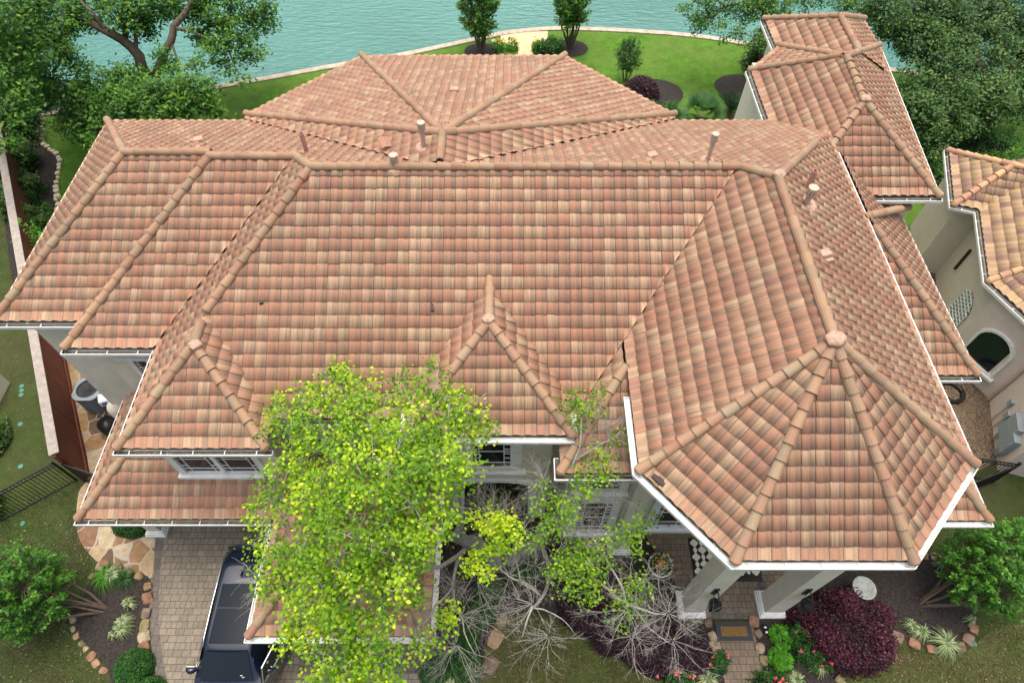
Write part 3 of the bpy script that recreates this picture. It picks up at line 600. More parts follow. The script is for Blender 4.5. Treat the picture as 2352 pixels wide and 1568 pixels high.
# ------------------------------------------------------------------ neighbouring house (turned about 17 degrees)
nb=empty('house',(19,17,0),'neighbouring pink stucco house at the right edge with buff and brown tile roof','house')
RA=R(17.6)
def L2W(e,n): return (e*math.cos(RA)+n*math.sin(RA),-e*math.sin(RA)+n*math.cos(RA))
def nroof(pts,edges,**k): return roof(nb,[L2W(*p) for p in pts],edges,mat='tile_n',capmat='cap_n',**k)
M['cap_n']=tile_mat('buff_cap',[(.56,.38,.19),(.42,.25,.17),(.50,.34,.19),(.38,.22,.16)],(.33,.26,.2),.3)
nroof([(10.53,22.85),(20,22.85),(20,26.4),(10.53,26.4)],[(3.9,.6),None,(3.9,.6),(3.9,.6)])
nroof([(13.1,17.2),(20,17.2),(20,25.5),(11.43,25.5),(11.43,19.15)],[(3.9,.5),None,None,(3.9,.55),(3.9,.5)])
nroof([(13.05,13.7),(20,13.7),(20,17.1),(13.05,17.1)],[(4.3,.5),None,(4.3,.5),(4.3,.5)])
gutter(nb,[L2W(*p) for p in ((10.49,26.4),(10.49,22.81),(11.39,22.81),(11.39,19.13),(13.0,17.16))],3.9)
def nwall(pts,z1):
    m=MB(); m.prism([L2W(*p) for p in pts],0,z1); return m.build('wall',M['stucco_n'],nb)
nwall([(11.0,23.3),(19.5,23.3),(19.5,26.0),(11.0,26.0)],3.8); nwall([(11.95,18.9),(13.55,17.25),(19.5,17.25),(19.5,23.29),(11.95,23.29)],3.8); nwall([(13.56,14.2),(19.4,14.2),(19.4,17.24),(13.56,17.24)],4.2)
def placed(fr,x,y,a): fr.location=(x,y,0); fr.rotation_euler=(0,0,a)
fx,fy=L2W(12.72,18.1); f=window(0,0,.9,1.25,1.05,.10,par=nb,sidebars=False,arched=.62); placed(f,fx-0-0,fy,R(-61.7))
# glass block window on the west wall
g=MB(); g.add([(x,-.03,z) for x,z in [(-.62,.9),(.62,.9)]+[(.62*math.cos(math.pi*k/10),1.9+.5*math.sin(math.pi*k/10)) for k in range(11)]],[tuple(range(13))]); M['gblock']=solid('glass_block',(.17,.20,.18),.15,var=.3,sc=9)
fr=g.build('window',M['gblock'],nb); b=MB()
for k in range(7):
    x=-.62+1.24*k/6; zt=1.9+.5*math.sqrt(max(0,1-(x/.62)**2)); b.b2(x-.018,x+.018,-.06,-.025,.9,zt)
for k in range(8):
    z=.9+.2*k; hw=.62 if z<1.9 else .62*math.sqrt(max(0,1-((z-1.9)/.5)**2)); b.b2(-hw,hw,-.061,-.026,z-.018,z+.018)
b.build('glass_block_frame',M['white'],fr); fx,fy=L2W(11.94,19.95); placed(fr,fx,fy,R(-107.6))
bx=MB()
M['grey']=solid('grey_enamel',(.25,.30,.32),.5,var=.08)
def onwall(n,z,w_,d,h,name='meter_box',mat='grey'):
    m=MB(); x,y=L2W(13.555-d/2,n); m.box((x,y,z),(d,w_,h),-RA); return m.build(name,M[mat],nb,bevel=.012)
onwall(15.25,1.15,.75,.2,1.05); onwall(14.75,1.0,.45,.22,.9); onwall(14.78,.55,.25,.12,.8); onwall(16.3,1.25,.2,.1,.3); onwall(15.9,1.0,.22,.12,.34)
m=MB(); 
for n0,n1,z0,z1 in ((16.25,16.25,1.15,.1),(15.9,15.9,.85,.15),(15.5,15.5,.7,.05),(15.42,15.42,.7,.05)):
    a=L2W(13.5,n0); c=L2W(13.5,n1); m.tube([(a[0],a[1],z0),(c[0],c[1],z1)],.022)
a=L2W(13.49,17.15); m.tube([(a[0],a[1],4.0),(a[0],a[1],.05)],.05,8); m.build('conduit',M['vent'],nb)
m=MB(); a=L2W(11.9,22.2); m.tube([(a[0],a[1],2.6),(a[0],a[1],1.5)],.06,8); m.build('wall_lamp',M['black'],nb)
# low white building corner at the left edge
m=MB(); x,y,_=at(-22,925); m.b2(x-1.5,x+.38,y-.85,y+.9,0,.9); tag(m.build('utility_shed',M['stucco'],None,bevel=.03),'corner of a low pale block standing on the far left lawn','shed')

# ------------------------------------------------------------------ fences
fz=empty('timber_fence',(-18,15,0),'long dark red board fence with a weathered pale top board beside the left yard','fence')
A_,B_=Vector((-14.92,9.15,0)),Vector((-25.5,27.9,0)); d_=(B_-A_); L_=d_.length; an=math.atan2(d_.y,d_.x); c_=(A_+B_)/2
m=MB(); nf=Vector((-math.sin(an),math.cos(an),0))
for k in range(int(L_/.14)):
    p=A_+d_*((k+.5)*.14/L_); m.box((p.x+random.gauss(0,.003),p.y,1.0),(.137,.03,1.96),an)
m.build('board_panel',M['fence'],fz); m=MB(); 
m.box((c_.x+nf.x*.06,c_.y+nf.y*.06,2.0),(L_,.32,.05),an); m.build('top_board',M['fencecap'],fz,bevel=.01)
m=MB(); m.box((c_.x-nf.x*.05,c_.y-nf.y*.05,.12),(L_,.05,.2),an); m.build('kick_board',M['fence'],fz)
m=MB()
for k in range(9): p=A_+d_*(k/8); m.box((p.x+nf.x*.1,p.y+nf.y*.1,.98),(.1,.1,1.9),an)
m.build('post',M['fence'],fz)
def iron(a,b,h,label,name='iron_fence',sp=.115,z0=.08,arch=False,grp=None):
    a,b=Vector((*a,0)),Vector((*b,0)); d=b-a; L=d.length; t=d/L; an=math.atan2(t.y,t.x)
    r=empty(name,a,label,'gate' if 'gate' in name else 'fence',grp)
    m=MB()
    for z in (z0,h-.16,h): m.box(((a.x+b.x)/2,(a.y+b.y)/2,z),(L,.035,.04),an)
    m.build('rail',M['black'],r); m=MB()
    for k in range(1,int(L/sp)): p=a+t*(k*sp); m.box((p.x,p.y,h/2+.02),(.018,.018,h-.02),an)
    q=m.build('pickets',M['black'],r)
    for p in (a,b): m=MB(); m.box((p.x,p.y,h/2+.04),(.065,.065,h+.08),an); m.box((p.x,p.y,h+.1),(.08,.08,.03),an); m.build('post',M['black'],r)
    return r
iron((-15.3,9.05),(-21.5,4.4),1.45,'black iron picket fence crossing the left front lawn')
iron((-14.95,9.0),(-12.6,8.3),1.45,'black iron gate between red fence and house corner','iron_gate')
iron((13.75,9.55),(16.85,9.0),1.45,'black iron fence closing the alley between the two houses')
iron((15.1,8.35),(16.8,8.95),1.5,'open black iron gate leaf in front of the alley fence','iron_gate')
iron((11.2,7.05),(13.3,6.75),1.3,'short black iron fence under the low corner roof')

# ------------------------------------------------------------------ equipment and small things
def rock_mesh(c,sx,sy,sz,rz,mb,seed):
    r_=random.Random(seed); bm=bmesh.new(); bmesh.ops.create_icosphere(bm,subdivisions=2,radius=1); ph=[r_.uniform(0,6) for _ in range(6)]
    for v in bm.verts:
        q=v.co; k=1+.14*math.sin(3*q.x+ph[0])+.12*math.sin(4*q.y+ph[1])+.1*math.sin(5*q.z+ph[2]); x,y,z=[max(-.78,min(.78,w*k))*1.25 for w in q]
        v.co=(c[0]+(x*sx*math.cos(rz)-y*sy*math.sin(rz)),c[1]+(x*sx*math.sin(rz)+y*sy*math.cos(rz)),c[2]+z*sz)
    mb.add([v.co for v in bm.verts],[[v.index for v in f.verts] for f in bm.faces]); bm.free()
rockm=[solid('stone_'+n,c,.85,var=.45,sc=5,bmp=.7) for n,c in (('tan',(.26,.175,.10)),('red',(.21,.115,.07)),('buff',(.28,.23,.155)),('brown',(.15,.11,.08)),('mossy',(.17,.15,.07)))]
def stones(pxs,label,group,size=.2,h=.12,n=None,mats=rockm,name='edging_stone'):
    P=[Vector((*q,0)) for q in smooth_poly(px(*pxs),4,False)]; acc=0; out=[]; want=size*1.75
    pos=[P[0]]
    for a,b in zip(P[:-1],P[1:]):
        seg=(b-a).length; 
        while acc+seg>=want: t=(want-acc)/seg; a=a+(b-a)*t; seg=(b-a).length; acc=0; pos.append(a.copy()); want=size*random.uniform(1.45,2.2)
        acc+=seg
    for k,p in enumerate(pos):
        q=pos[min(k+1,len(pos)-1)]-pos[max(k-1,0)]; m=MB(); s=size*random.uniform(.75,1.15); rock_mesh((0,0,h*.35),s*.72,s*random.uniform(.5,.75),h*.6,math.atan2(q.y,q.x)+random.gauss(0,.2),m,k*7+len(group))
        o=m.build(name,random.choice(mats)); o.location=(p.x+random.gauss(0,.03),p.y+random.gauss(0,.03),0); tag(o,label,'edging stone',group)
stones([(232,1300),(212,1330),(200,1352)],'rough reddish stone edging the upper left corner of the left mulch bed','stones at the bed corner',.2)
stones([(243,1298),(280,1312),(300,1322),(330,1330),(340,1350),(340,1385),(336,1420),(334,1460),(334,1500),(340,1540)],'rough tan field stone between mulch bed and paver driveway','stones along the driveway bed',.23,.16)
stones([(165,1425),(185,1475),(215,1510),(250,1550)],'half buried stone between left lawn and mulch bed','stones along the left lawn',.16,.08)
stones([(1624,1425),(1633,1455),(1638,1480),(1645,1510),(1652,1550)],'flat buff stone on the left side of the front walkway','stones left of the walkway',.25,.14)
stones([(1728,1425),(1738,1450),(1745,1480),(1753,1520),(1762,1560)],'flat orange stone on the right side of the front walkway','stones right of the walkway',.22,.14)
stones([(2062,1464),(2090,1478),(2120,1490),(2150,1494),(2185,1494),(2212,1478),(2230,1450),(2238,1420)],'brown field stone curving round the right mulch bed','stones round the right bed',.24,.14)
stones([(2120,1275),(2150,1282),(2168,1295)],'rounded stone behind the right mulch bed','stones behind the right bed',.22,.14)
stones([(1150,1425),(1138,1460),(1130,1500),(1125,1550)],'long mossy stone between the round shrubs and the centre lawn','stones along the centre lawn',.34,.12,mats=[rockm[3],rockm[4],rockm[0]])
stones([(1560,1535),(1585,1560),(1915,1525)][:2],'brown stone at the corner of the plum hedge','stones at the hedge corner',.26,.16)
stones([(1905,1530),(1925,1545),(1930,1568)],'flat moss stained stone below the big purple shrub','stones below the purple shrub',.26,.14)
stones([(101,250),(98,285),(98,325),(110,342),(128,352),(139,368),(137,395),(131,420),(130,460),(131,500),(130,540)],'cream scalloped edging block between side lawn and dark mulch','cream edging blocks',.19,.14,mats=[M['rock2']],name='edging_block')
stones([(1150,108),(1133,100),(1138,96)],'small white boulder by the lakeside flower bed','white boulders at the lake path',.3,.25,mats=[M['rock2']],name='boulder')
for a in ((50,887,'topmost of the row of three round green lids on the left lawn'),(50,897,'middle one of the row of three round green lids on the left lawn'),(49,907,'lowest of the row of three round green lids on the left lawn'),(47,974,'single round green lid below the row of three'),(48,1071,'small round green lid beside the red fence end'),(52,1202,'round green lid on the lawn below the iron fence'),(2236,1478,'dark green lid on the lawn right of the stone edged bed')):
    m=MB(); x,y,_=at(*a[:2]); m.lathe((x,y,0),[(.09,0),(.09,.025),(.075,.03),(.001,.032)],16); tag(m.build('valve_lid',M.setdefault('lid',solid('green_plastic',(.05,.20,.14),.5))),a[2],'lid')
# air conditioner
x,y,_=at(236,925); ac=empty('air_conditioner',(x,y,0),'grey round cornered air conditioning unit on the flagstones by the side wall','air conditioner')
M['acg']=solid('ac_grey',(.20,.24,.26),.5); M['acd']=solid('ac_grille',(.03,.035,.04),.6)
def rrect(w_,d,r,n=5): return [(sx*(w_/2-r)+r*math.cos(a0+math.pi/2*k/n),sy*(d/2-r)+r*math.sin(a0+math.pi/2*k/n)) for sx,sy,a0 in ((1,1,0),(-1,1,math.pi/2),(-1,-1,math.pi),(1,-1,3*math.pi/2)) for k in range(n+1)]
m=MB(); m.prism([(x+a,y+b) for a,b in rrect(.95,.95,.3)],.08,1.0); m.build('casing',M['acd'],ac)
m=MB()
for k in range(13): m.prism([(x+a,y+b) for a,b in rrect(.97,.97,.3)],.12+k*.066,.135+k*.066)
m.build('louvre',M['acg'],ac); m=MB(); pr=rrect(1.0,1.0,.32); nn_=len(pr); ci=[(.40*math.cos(2*math.pi*k/nn_+.0),.40*math.sin(2*math.pi*k/nn_)) for k in range(nn_)]
V=[(x+a,y+b,.99) for a,b in pr]+[(x+a,y+b,1.06) for a,b in pr]+[(x+a,y+b,1.08) for a,b in ci]+[(x+a*.98,y+b*.98,.9) for a,b in ci]
m.add(V,[(r*nn_+i,r*nn_+(i+1)%nn_,(r+1)*nn_+(i+1)%nn_,(r+1)*nn_+i) for r in range(3) for i in range(nn_)]); m.build('top_ring',M['acg'],ac,smooth=False)
m=MB(); m.lathe((x,y,.86),[(.4,0),(.001,.01)],20); m.build('fan_well',M['dark'],ac); m=MB(); m.lathe((x,y,.9),[(.11,0),(.11,.09),(.001,.1)],14)
for k in range(3): a=k*2.1; m.box((x+.2*math.cos(a),y+.2*math.sin(a),.93),(.3,.13,.015),a)
m.build('fan',M['acg'],ac); m=MB()
for k in range(12): a=k*math.pi/12; m.tube([(x-.4*math.cos(a),y-.4*math.sin(a),1.08),(x,y,1.1),(x+.4*math.cos(a),y+.4*math.sin(a),1.08)],.006,4)
for r in (.15,.28): m.tube([(x+r*math.cos(k*.35),y+r*math.sin(k*.35),1.09) for k in range(19)],.006,4)
m.build('wire_guard',M['black'],ac)
x,y,_=at(290,960); pe=empty('pool_pump',(x,y,0),'cream pool filter tank with black pipes beside the air conditioner','pool filter')
m=MB(); m.lathe((x,y,0),[(.26,0),(.28,.1),(.28,.85),(.2,1.02),(.001,1.08)],18); m.build('tank',M['stucco'],pe,smooth=True)
m=MB(); m.box((x-.35,y+.25,1.0),(.42,.4,.3),.4); m.build('control_box',M['white'],pe,bevel=.05); m=MB(); m.box((x-.30,y+.05,1.0),(.16,.02,.12),.4); m.build('control_panel',M.setdefault('bluep',solid('blue_panel',(.03,.07,.28),.3)),pe)
m=MB(); m.tube([(x-.2,y+.45,.1),(x-.2,y+.45,1.05),(x+.1,y+.62,1.15),(x+.35,y+.5,.6),(x+.3,y+.2,.2)],.055,8); m.tube([(x-.1,y+.3,.7),(x+.1,y+.35,1.1),(x+.3,y+.25,1.1)],.05,8); m.tube([(x-.4,y+.6,1.0),(x+.45,y+.65,1.05)],.045,8); m.build('pipe',M['black'],pe)
x,y,_=at(242,955); m=MB()
for a,b,c,d in ((-.25,.25,-.22,-.18),(-.25,.25,.18,.22),(-.25,-.21,-.18,.18),(.21,.25,-.18,.18),(-.02,.02,-.18,.18)): m.b2(x+a,x+b,y+c,y+d,0,.12)
tag(m.build('crate_frame',M['fencecap']),'small open wooden frame lying on gravel by the pool filter','frame')
x,y,_=at(258,985); m=MB(); m.lathe((x,y,0),[(.3,0),(.32,.3),(.3,.5),(.001,.56)],18); tag(m.build('covered_drum',M['black'],smooth=True),'round black covered drum half under the low roof edge','drum')
x,y,_=at(2182,903); m=MB(); m.tube([(x+.42*math.cos(k*math.pi/16),y+.42*math.sin(k*math.pi/16),.09) for k in range(33)],.085,8); tag(m.build('drain_hose',M['black'],smooth=True),'coil of black corrugated hose lying in the gravel alley','hose')
# planter, bird bath, lanterns, rug, mat
x,y,_=at(1515,1300,.3); pl_=empty('flower_pot',(x,y,0),'round white pot with orange and yellow flowers on the porch','planter')
m=MB(); m.lathe((x,y,0),[(.25,0),(.3,.05),(.36,.4),(.40,.44),(.40,.48),(.35,.48),(.33,.38)],22); m.build('pot',M['white'],pl_,smooth=True); m=MB(); m.lathe((x,y,.4),[(.34,0),(.001,.03)],16); m.build('soil',M['mulch'],pl_)
P=rng.normal(size=(500,3))*[.18,.18,.07]+[x,y,.55]; quads('leaves',*leaf_mesh(P,.08),M['leaf_bush'],pl_); P=rng.normal(size=(60,3))*[.16,.16,.04]+[x,y,.66]; quads('flower',*leaf_mesh(P,.07,aspect=1),M['yellow'],pl_)
P=rng.normal(size=(25,3))*[.1,.1,.03]+[x-.05,y+.05,.68]; quads('flower',*leaf_mesh(P,.07,aspect=1),M['pink'],pl_)
x,y,_=at(1981,1352,.6); bb=empty('bird_bath',(x,y,0),'weathered white stone bird bath beside the big purple shrub','bird bath')
m=MB(); m.lathe((x,y,0),[(.22,0),(.2,.06),(.09,.12),(.08,.55),(.14,.62)],18); m.build('pedestal',M['conc'],bb,smooth=True); m=MB(); m.lathe((x,y,.6),[(.12,0),(.33,.1),(.36,.15),(.32,.16),(.28,.1),(.001,.06)],26); m.build('bowl',M.setdefault('bbath',solid('white_stone',(.30,.34,.31),.8,var=.25,sc=9,bmp=.5)),bb,smooth=True)
for i,(cx_,lab) in enumerate(((5.6,'black hanging lantern on the left porch column'),(8.13,'black hanging lantern on the right porch column'))):
    y=4.28; z=2.55; la=empty('wall_lantern',(cx_,4.6,z),lab,'lantern')
    m=MB(); m.b2(cx_-.07,cx_+.07,4.56,4.6,z+.12,z+.6); m.tube([(cx_,4.58,z+.45),(cx_,4.45,z+.62),(cx_,4.28,z+.55),(cx_,4.28,z+.42)],.018,6); m.tube([(cx_,4.58,z+.25),(cx_-.06,4.4,z+.3),(cx_-.16,4.3,z+.2)],.012,5); m.build('bracket',M['black'],la)
    m=MB(); m.lathe((cx_,y,z),[(.001,.45),(.03,.42),(.05,.36),(.10,.32),(.16,.24),(.19,.17),(.19,.14),(.02,.13)],18); m.build('lantern_cap',M['black'],la,smooth=True)
    m=MB(); m.lathe((cx_,y,z-.32),[(.02,0),(.09,.04),(.13,.1),(.155,.46),(.14,.46)],18)
    for k in range(18): a=k*math.pi/9; m.tube([(cx_+.10*math.cos(a),y+.10*math.sin(a),z-.3),(cx_+.16*math.cos(a),y+.16*math.sin(a),z+.14)],.007,4)
    m.build('lantern_cage',M['black'],la)
a0=at(1580,1236,.03); a1=at(1751,1335,.03); rx0,ry1=a0[0],a0[1]; rx1,ry0=a1[0],a1[1]
rg=MB(); rg.b2(rx0,rx1,ry0,ry1,.05,.084); rug=rg.build('rug',M['black']); tag(rug,'black rug with cream quatrefoil pattern on the porch floor','rug')
M['cream']=solid('cream_wool',(.62,.62,.50),.95,var=.08,sc=30)
m=MB(); nx_=9; st=(rx1-rx0-.1)/nx_; ny_=int((ry1-ry0-.1)/st)
def disc(cx_,cy_,ra,rb,z,n=14): m.add([(cx_+ra*math.cos(2*math.pi*k/n),cy_+rb*math.sin(2*math.pi*k/n),z) for k in range(n)],[tuple(range(n))])
for j in range(ny_*1):
    for i in range(nx_):
        cx_=rx0+.05+st*(i+.5); cy_=ry1-.05-st*(j+.5)
        if (i+j)%2==0:
            for q,(dx,dy) in enumerate(((-.27,0),(.27,0),(0,-.27),(0,.27),(0,0))): disc(cx_+dx*st,cy_+dy*st,st*.30,st*.30,.0865+q*.0006)
        else: disc(cx_,cy_,st*.27,st*.40,.087)
m.build('motif',M['cream'],rug)
q=[at(a,b,.03) for a,b in ((1641,1429),(1730,1471))]; m=MB(); m.b2(q[0][0],q[1][0],q[1][1],q[0][1],.04,.075); dm=m.build('doormat',M.setdefault('rub',solid('black_rubber',(.022,.027,.032),.6,var=.3,sc=60,bmp=.6))); tag(dm,'black rubber doormat with a brown bristle centre at the foot of the porch','doormat')
m=MB(); m.b2(q[0][0]+.15,q[1][0]-.15,q[1][1]+.12,q[0][1]-.12,.076,.084); m.build('bristle_pad',M.setdefault('coir',solid('coir',(.17,.10,.03),.95,var=.4,sc=30,bmp=.8)),dm)
for i,(a,b,l) in enumerate(((1755,1435,'small black and white spot light in the mulch, nearer the porch column'),(1758,1446,'small black and white spot light in the mulch, the one further from the column'))):
    x,y,_=at(a,b,.1); sp=empty('spot_light',(x,y,0),l,'garden light'); m=MB(); m.tube([(x,y,0),(x,y,.12),(x,y-.05,.18)],[.012,.04,.05],8); m.build('housing',M['black'],sp); m=MB(); m.lathe((x,y-.06,.17),[(.045,0),(.001,.03)],12); m.build('lens',M['white'],sp)

# ------------------------------------------------------------------ car
car=empty('car',(-7.95,3.6,0),'dark blue sport utility car parked on the pavers with one front door open','car')
def paint():
    m,nt,bs=nmat('navy_paint'); bs.inputs['Base Color'].default_value=(.008,.014,.032,1); bs.inputs['Metallic'].default_value=.35; bs.inputs['Roughness'].default_value=.25; bs.inputs['Coat Weight'].default_value=1; bs.inputs['Coat Roughness'].default_value=.02; return m
M['navy']=paint(); M['chrome']=solid('chrome',(.75,.77,.78),.12,1,var=.02,bmp=0)
cxc=-7.95
# stations: y, half width at sill, z belt, half width belt, half width roof, z roof
ST=[(6.50,.80,.75,.80,.60,.95),(6.38,.93,.95,.93,.66,1.30),(6.20,.97,1.10,.96,.68,1.66),(5.95,.985,1.16,.975,.69,1.80),(5.2,1.0,1.17,.985,.695,1.84),(4.3,1.0,1.17,.99,.69,1.86),(3.6,1.0,1.17,.99,.68,1.85),(3.30,1.0,1.17,.985,.665,1.80),(2.95,1.0,1.16,.98,.72,1.52),(2.60,1.0,1.15,.97,.80,1.22),(2.35,1.0,1.12,.96,.78,1.15),(1.9,.99,1.08,.94,.74,1.10),(1.5,.96,1.0,.90,.70,1.03),(1.25,.88,.80,.84,.62,.86)]
m=MB(); K=[]; V=[]
for (y,ws,zb,wb,wr,zr) in ST:
    sec=[(0,.28),(ws*.9,.28),(ws,.42),(ws*1.0,zb*.62),(wb,zb),(wb*.97,zb+.02),(wr+.02,zr-.05),(wr-.06,zr),(wr*.5,zr+.025),(0,zr+.03)]
    V+=[(cxc+x,y,z) for x,z in sec]+[(cxc-x,y,z) for x,z in sec[1:-1]][::-1]
n=18; Fc=[(i*n+k,i*n+(k+1)%n,(i+1)*n+(k+1)%n,(i+1)*n+k) for i in range(len(ST)-1) for k in range(n)]+[tuple(range(n)),tuple(range((len(ST)-1)*n,len(ST)*n))[::-1]]
m.add(V,Fc); body=m.build('body',M['navy'],car,smooth=True); bmx=bmesh.new(); bmx.from_mesh(body.data); bmesh.ops.recalc_face_normals(bmx,faces=bmx.faces); bmx.to_mesh(body.data); bmx.free()
md=body.modifiers.new('s','SUBSURF'); md.levels=md.render_levels=1
def patch(name,pts,mat,par=car,th=.008,grid=None):
    mm=MB(); mm.add(pts,[tuple(range(len(pts)))]); return mm.build(name,mat,par)
def curved(name,rows,mat,par=car,smooth=True):
    mm=MB(); k=len(rows[0]); mm.add([p for r in rows for p in r],[(i*k+j,i*k+j+1,(i+1)*k+j+1,(i+1)*k+j) for i in range(len(rows)-1) for j in range(k-1)]); return mm.build(name,mat,par,smooth)
ws=curved('windshield',[[(cxc+t*w_,y-.05*(1-t*t)*0-.04*(1-t*t),z+.035*(1-t*t)+.015) for t in (-1,-.66,-.33,0,.33,.66,1)] for y,z,w_ in ((3.27,1.80,.60),(2.93,1.53,.67),(2.60,1.235,.745))],M['glass'])
curved('sunroof',[[(cxc+t*.50,y,1.885+z+.015*(1-t*t)) for t in (-1,-.5,0,.5,1)] for y,z in ((5.05,-.002),(4.4,.012),(4.36,.012),(3.62,.0),(3.42,-.02))],M.setdefault('sun_glass',solid('roof_glass',(.006,.012,.020),.06,spec=.12,var=.02,bmp=0)))
m=MB()
for (y0,y1) in ((5.06,5.04),(4.39,4.37),(3.43,3.41)): m.b2(cxc-.5,cxc+.5,y1,y0,1.895,1.912)
for x in (-.51,.51): m.b2(cxc+x-.008,cxc+x+.008,3.42,5.06,1.88,1.903)
m.build('sunroof_seal',M['black'],car)
for sx in (-1,1):
    m=MB(); m.tube([(cxc+sx*.665,6.0,1.80),(cxc+sx*.67,5.8,1.88),(cxc+sx*.67,4.5,1.915),(cxc+sx*.66,3.6,1.90),(cxc+sx*.655,3.35,1.83)],.016,8); m.build('roof_rail',M['chrome'],car,smooth=True)
    curved('side_window',[[(cxc+sx*(.985-.02),y,1.2),(cxc+sx*(.86),y,1.5),(cxc+sx*(.735),y,1.77)] for y in (5.9,4.9,3.5,3.1)],M['glass'])
    m=MB(); m.tube([(cxc+sx*.995,6.0,1.18),(cxc+sx*1.0,4.5,1.19),(cxc+sx*.99,2.9,1.19)],.012,5); m.build('window_trim',M['chrome'],car)
    mr=MB(); x=cxc+sx*1.1; mr.tube([(cxc+sx*.9,2.92,1.17),(x,2.88,1.2)],.03,6); bm=bmesh.new(); bmesh.ops.create_uvsphere(bm,u_segments=14,v_segments=10,radius=1)
    for v in bm.verts: q=v.co; v.co=(x+q.x*.16*sx,2.86+q.y*.10+abs(q.x)*.04,1.2+q.z*.12)
    mr.add([v.co for v in bm.verts],[[v.index for v in f.verts] for f in bm.faces]); bm.free(); mo_=mr.build('mirror',M['navy'],car,smooth=True); gg=MB(); gg.b2(x-.11,x+.11,2.945,2.955,1.13,1.28); gg.build('mirror_glass',M['chrome'],mo_)
    for y in (2.0,5.45):
        wz=MB(); 
        for rr,ww,mt,nm in ((.39,.26,'black','tyre'),):
            ring=[(cxc+sx*(.97-dx),y+r_*math.cos(k*math.pi/12),.39+r_*math.sin(k*math.pi/12)) for dx,r_ in ((0,.24),(0,.37),(.03,.39),(.24,.39),(.26,.3)) for k in range(24)]
            wz.add(ring,[(i*24+k,i*24+(k+1)%24,(i+1)*24+(k+1)%24,(i+1)*24+k) for i in range(4) for k in range(24)])
        w0=wz.build('wheel',M['rub'],car); rm=MB(); rm.add([(cxc+sx*.96,y+.24*math.cos(k*math.pi/12),.39+.24*math.sin(k*math.pi/12)) for k in range(24)],[tuple(range(24))]); rm.build('rim',M['chrome'],w0)
m=MB(); m.tube([(cxc-.62,6.12,1.80),(cxc,6.22,1.86),(cxc+.62,6.12,1.80)],.05,8); m.build('rear_spoiler',M['navy'],car,smooth=True)
m=MB(); m.box((cxc-.05,5.35,1.92),(.05,.16,.05)); m.build('antenna_fin',M['navy'],car,bevel=.015)
m=MB(); m.b2(cxc-.8,cxc+.8,1.18,1.24,.5,.9); m.build('grille',M['black'],car)
for sx in (-1,1): m=MB(); m.box((cxc+sx*.68,1.3,.82),(.3,.12,.14)); m.build('headlight',M['chrome'],car,bevel=.02)
for dx,dy,z,s in ((-.02,3.05,1.66,.05),(.42,2.72,1.385,.06),(.47,2.68,1.345,.05)): m=MB(); m.box((cxc+dx,dy,z),(s,.03,.03)); m.build('windshield_sticker',M['white'],ws)
m=MB()
for sx in (-.25,.35): m.tube([(cxc+sx,2.56,1.235),(cxc+sx+.35,2.66,1.31)],.01,5)
m.tube([(cxc-.72,2.57,1.215),(cxc+.72,2.57,1.215)],.02,5); m.build('wiper',M['black'],car)
# open front door on the right hand side of the photo
hx,hy=cxc+1.0,2.55; da=R(66)
dr=MB(); dd=Vector((math.cos(da),math.sin(da),0)); L_=1.15; c=Vector((hx,hy,0))+dd*L_/2; dr.box((c.x,c.y,.8),(L_,.09,.78),da); door=dr.build('door',M['navy'],car,bevel=.03)
tp=MB(); a=Vector((hx,hy,1.2)); tp.tube([a,a+dd*.35+Vector((-.12,0,.42)),a+dd*(L_-.08)+Vector((-.14,.02,.5)),a+dd*L_],.022,6); tp.build('window_frame',M['chrome'],door); tp=MB(); tp.add([a,a+dd*.35+Vector((-.12,0,.42)),a+dd*(L_-.08)+Vector((-.14,.02,.5)),a+dd*L_],[(0,1,2,3)]); tp.build('door_glass',M['glass'],door)

# ------------------------------------------------------------------ vegetation
def atY(px_,py_,Y):
    u=(px_-PW/2)/F_PX; v=(PH/2-py_)/F_PX; t=Y/(math.sin(TH)+v*math.cos(TH)); return (u*t,Y,HC+t*(-math.cos(TH)+v*math.sin(TH)))
def crown(blobs,K,Mn,size,flat=.8,tight=.2,shell=.55,up=.45,aspect=.55,cl=False):
    "leaf clumps spread through each blob (x,y,z,r); returns points, per-leaf random, clump centres"
    P=[];Rn=[];C=[]
    for b in blobs:
        c=np.array(b[:3]); r=b[3]; k=max(3,int(K*r*r))
        d=rng.normal(size=(k,3)); d/=np.linalg.norm(d,axis=1)[:,None]; rad=(shell+(1-shell)*rng.random(k))**.8
        cc=c+d*rad[:,None]*r*np.array([1,1,flat]); C.append(cc)
        for q in cc:
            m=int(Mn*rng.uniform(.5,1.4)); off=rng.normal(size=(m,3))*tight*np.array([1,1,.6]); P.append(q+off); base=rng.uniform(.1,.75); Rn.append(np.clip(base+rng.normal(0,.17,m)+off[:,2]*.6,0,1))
    return np.concatenate(P),np.concatenate(Rn),np.concatenate(C)
def bez(a,b,bend=.15,n=5,sag=0):
    a,b=Vector(a),Vector(b); L=(b-a).length; o=Vector((random.gauss(0,bend),random.gauss(0,bend),random.gauss(0,bend*.5)))*L
    return [a.lerp(b,t)+o*math.sin(math.pi*t)+Vector((0,0,-sag*L*math.sin(math.pi*t)))+Vector((random.gauss(0,.012),random.gauss(0,.012),0))*L*(0<t<1) for t in [k/n for k in range(n+1)]]
def taper(r0,r1,n): return [r0+(r1-r0)*k/(n-1) for k in range(n)]
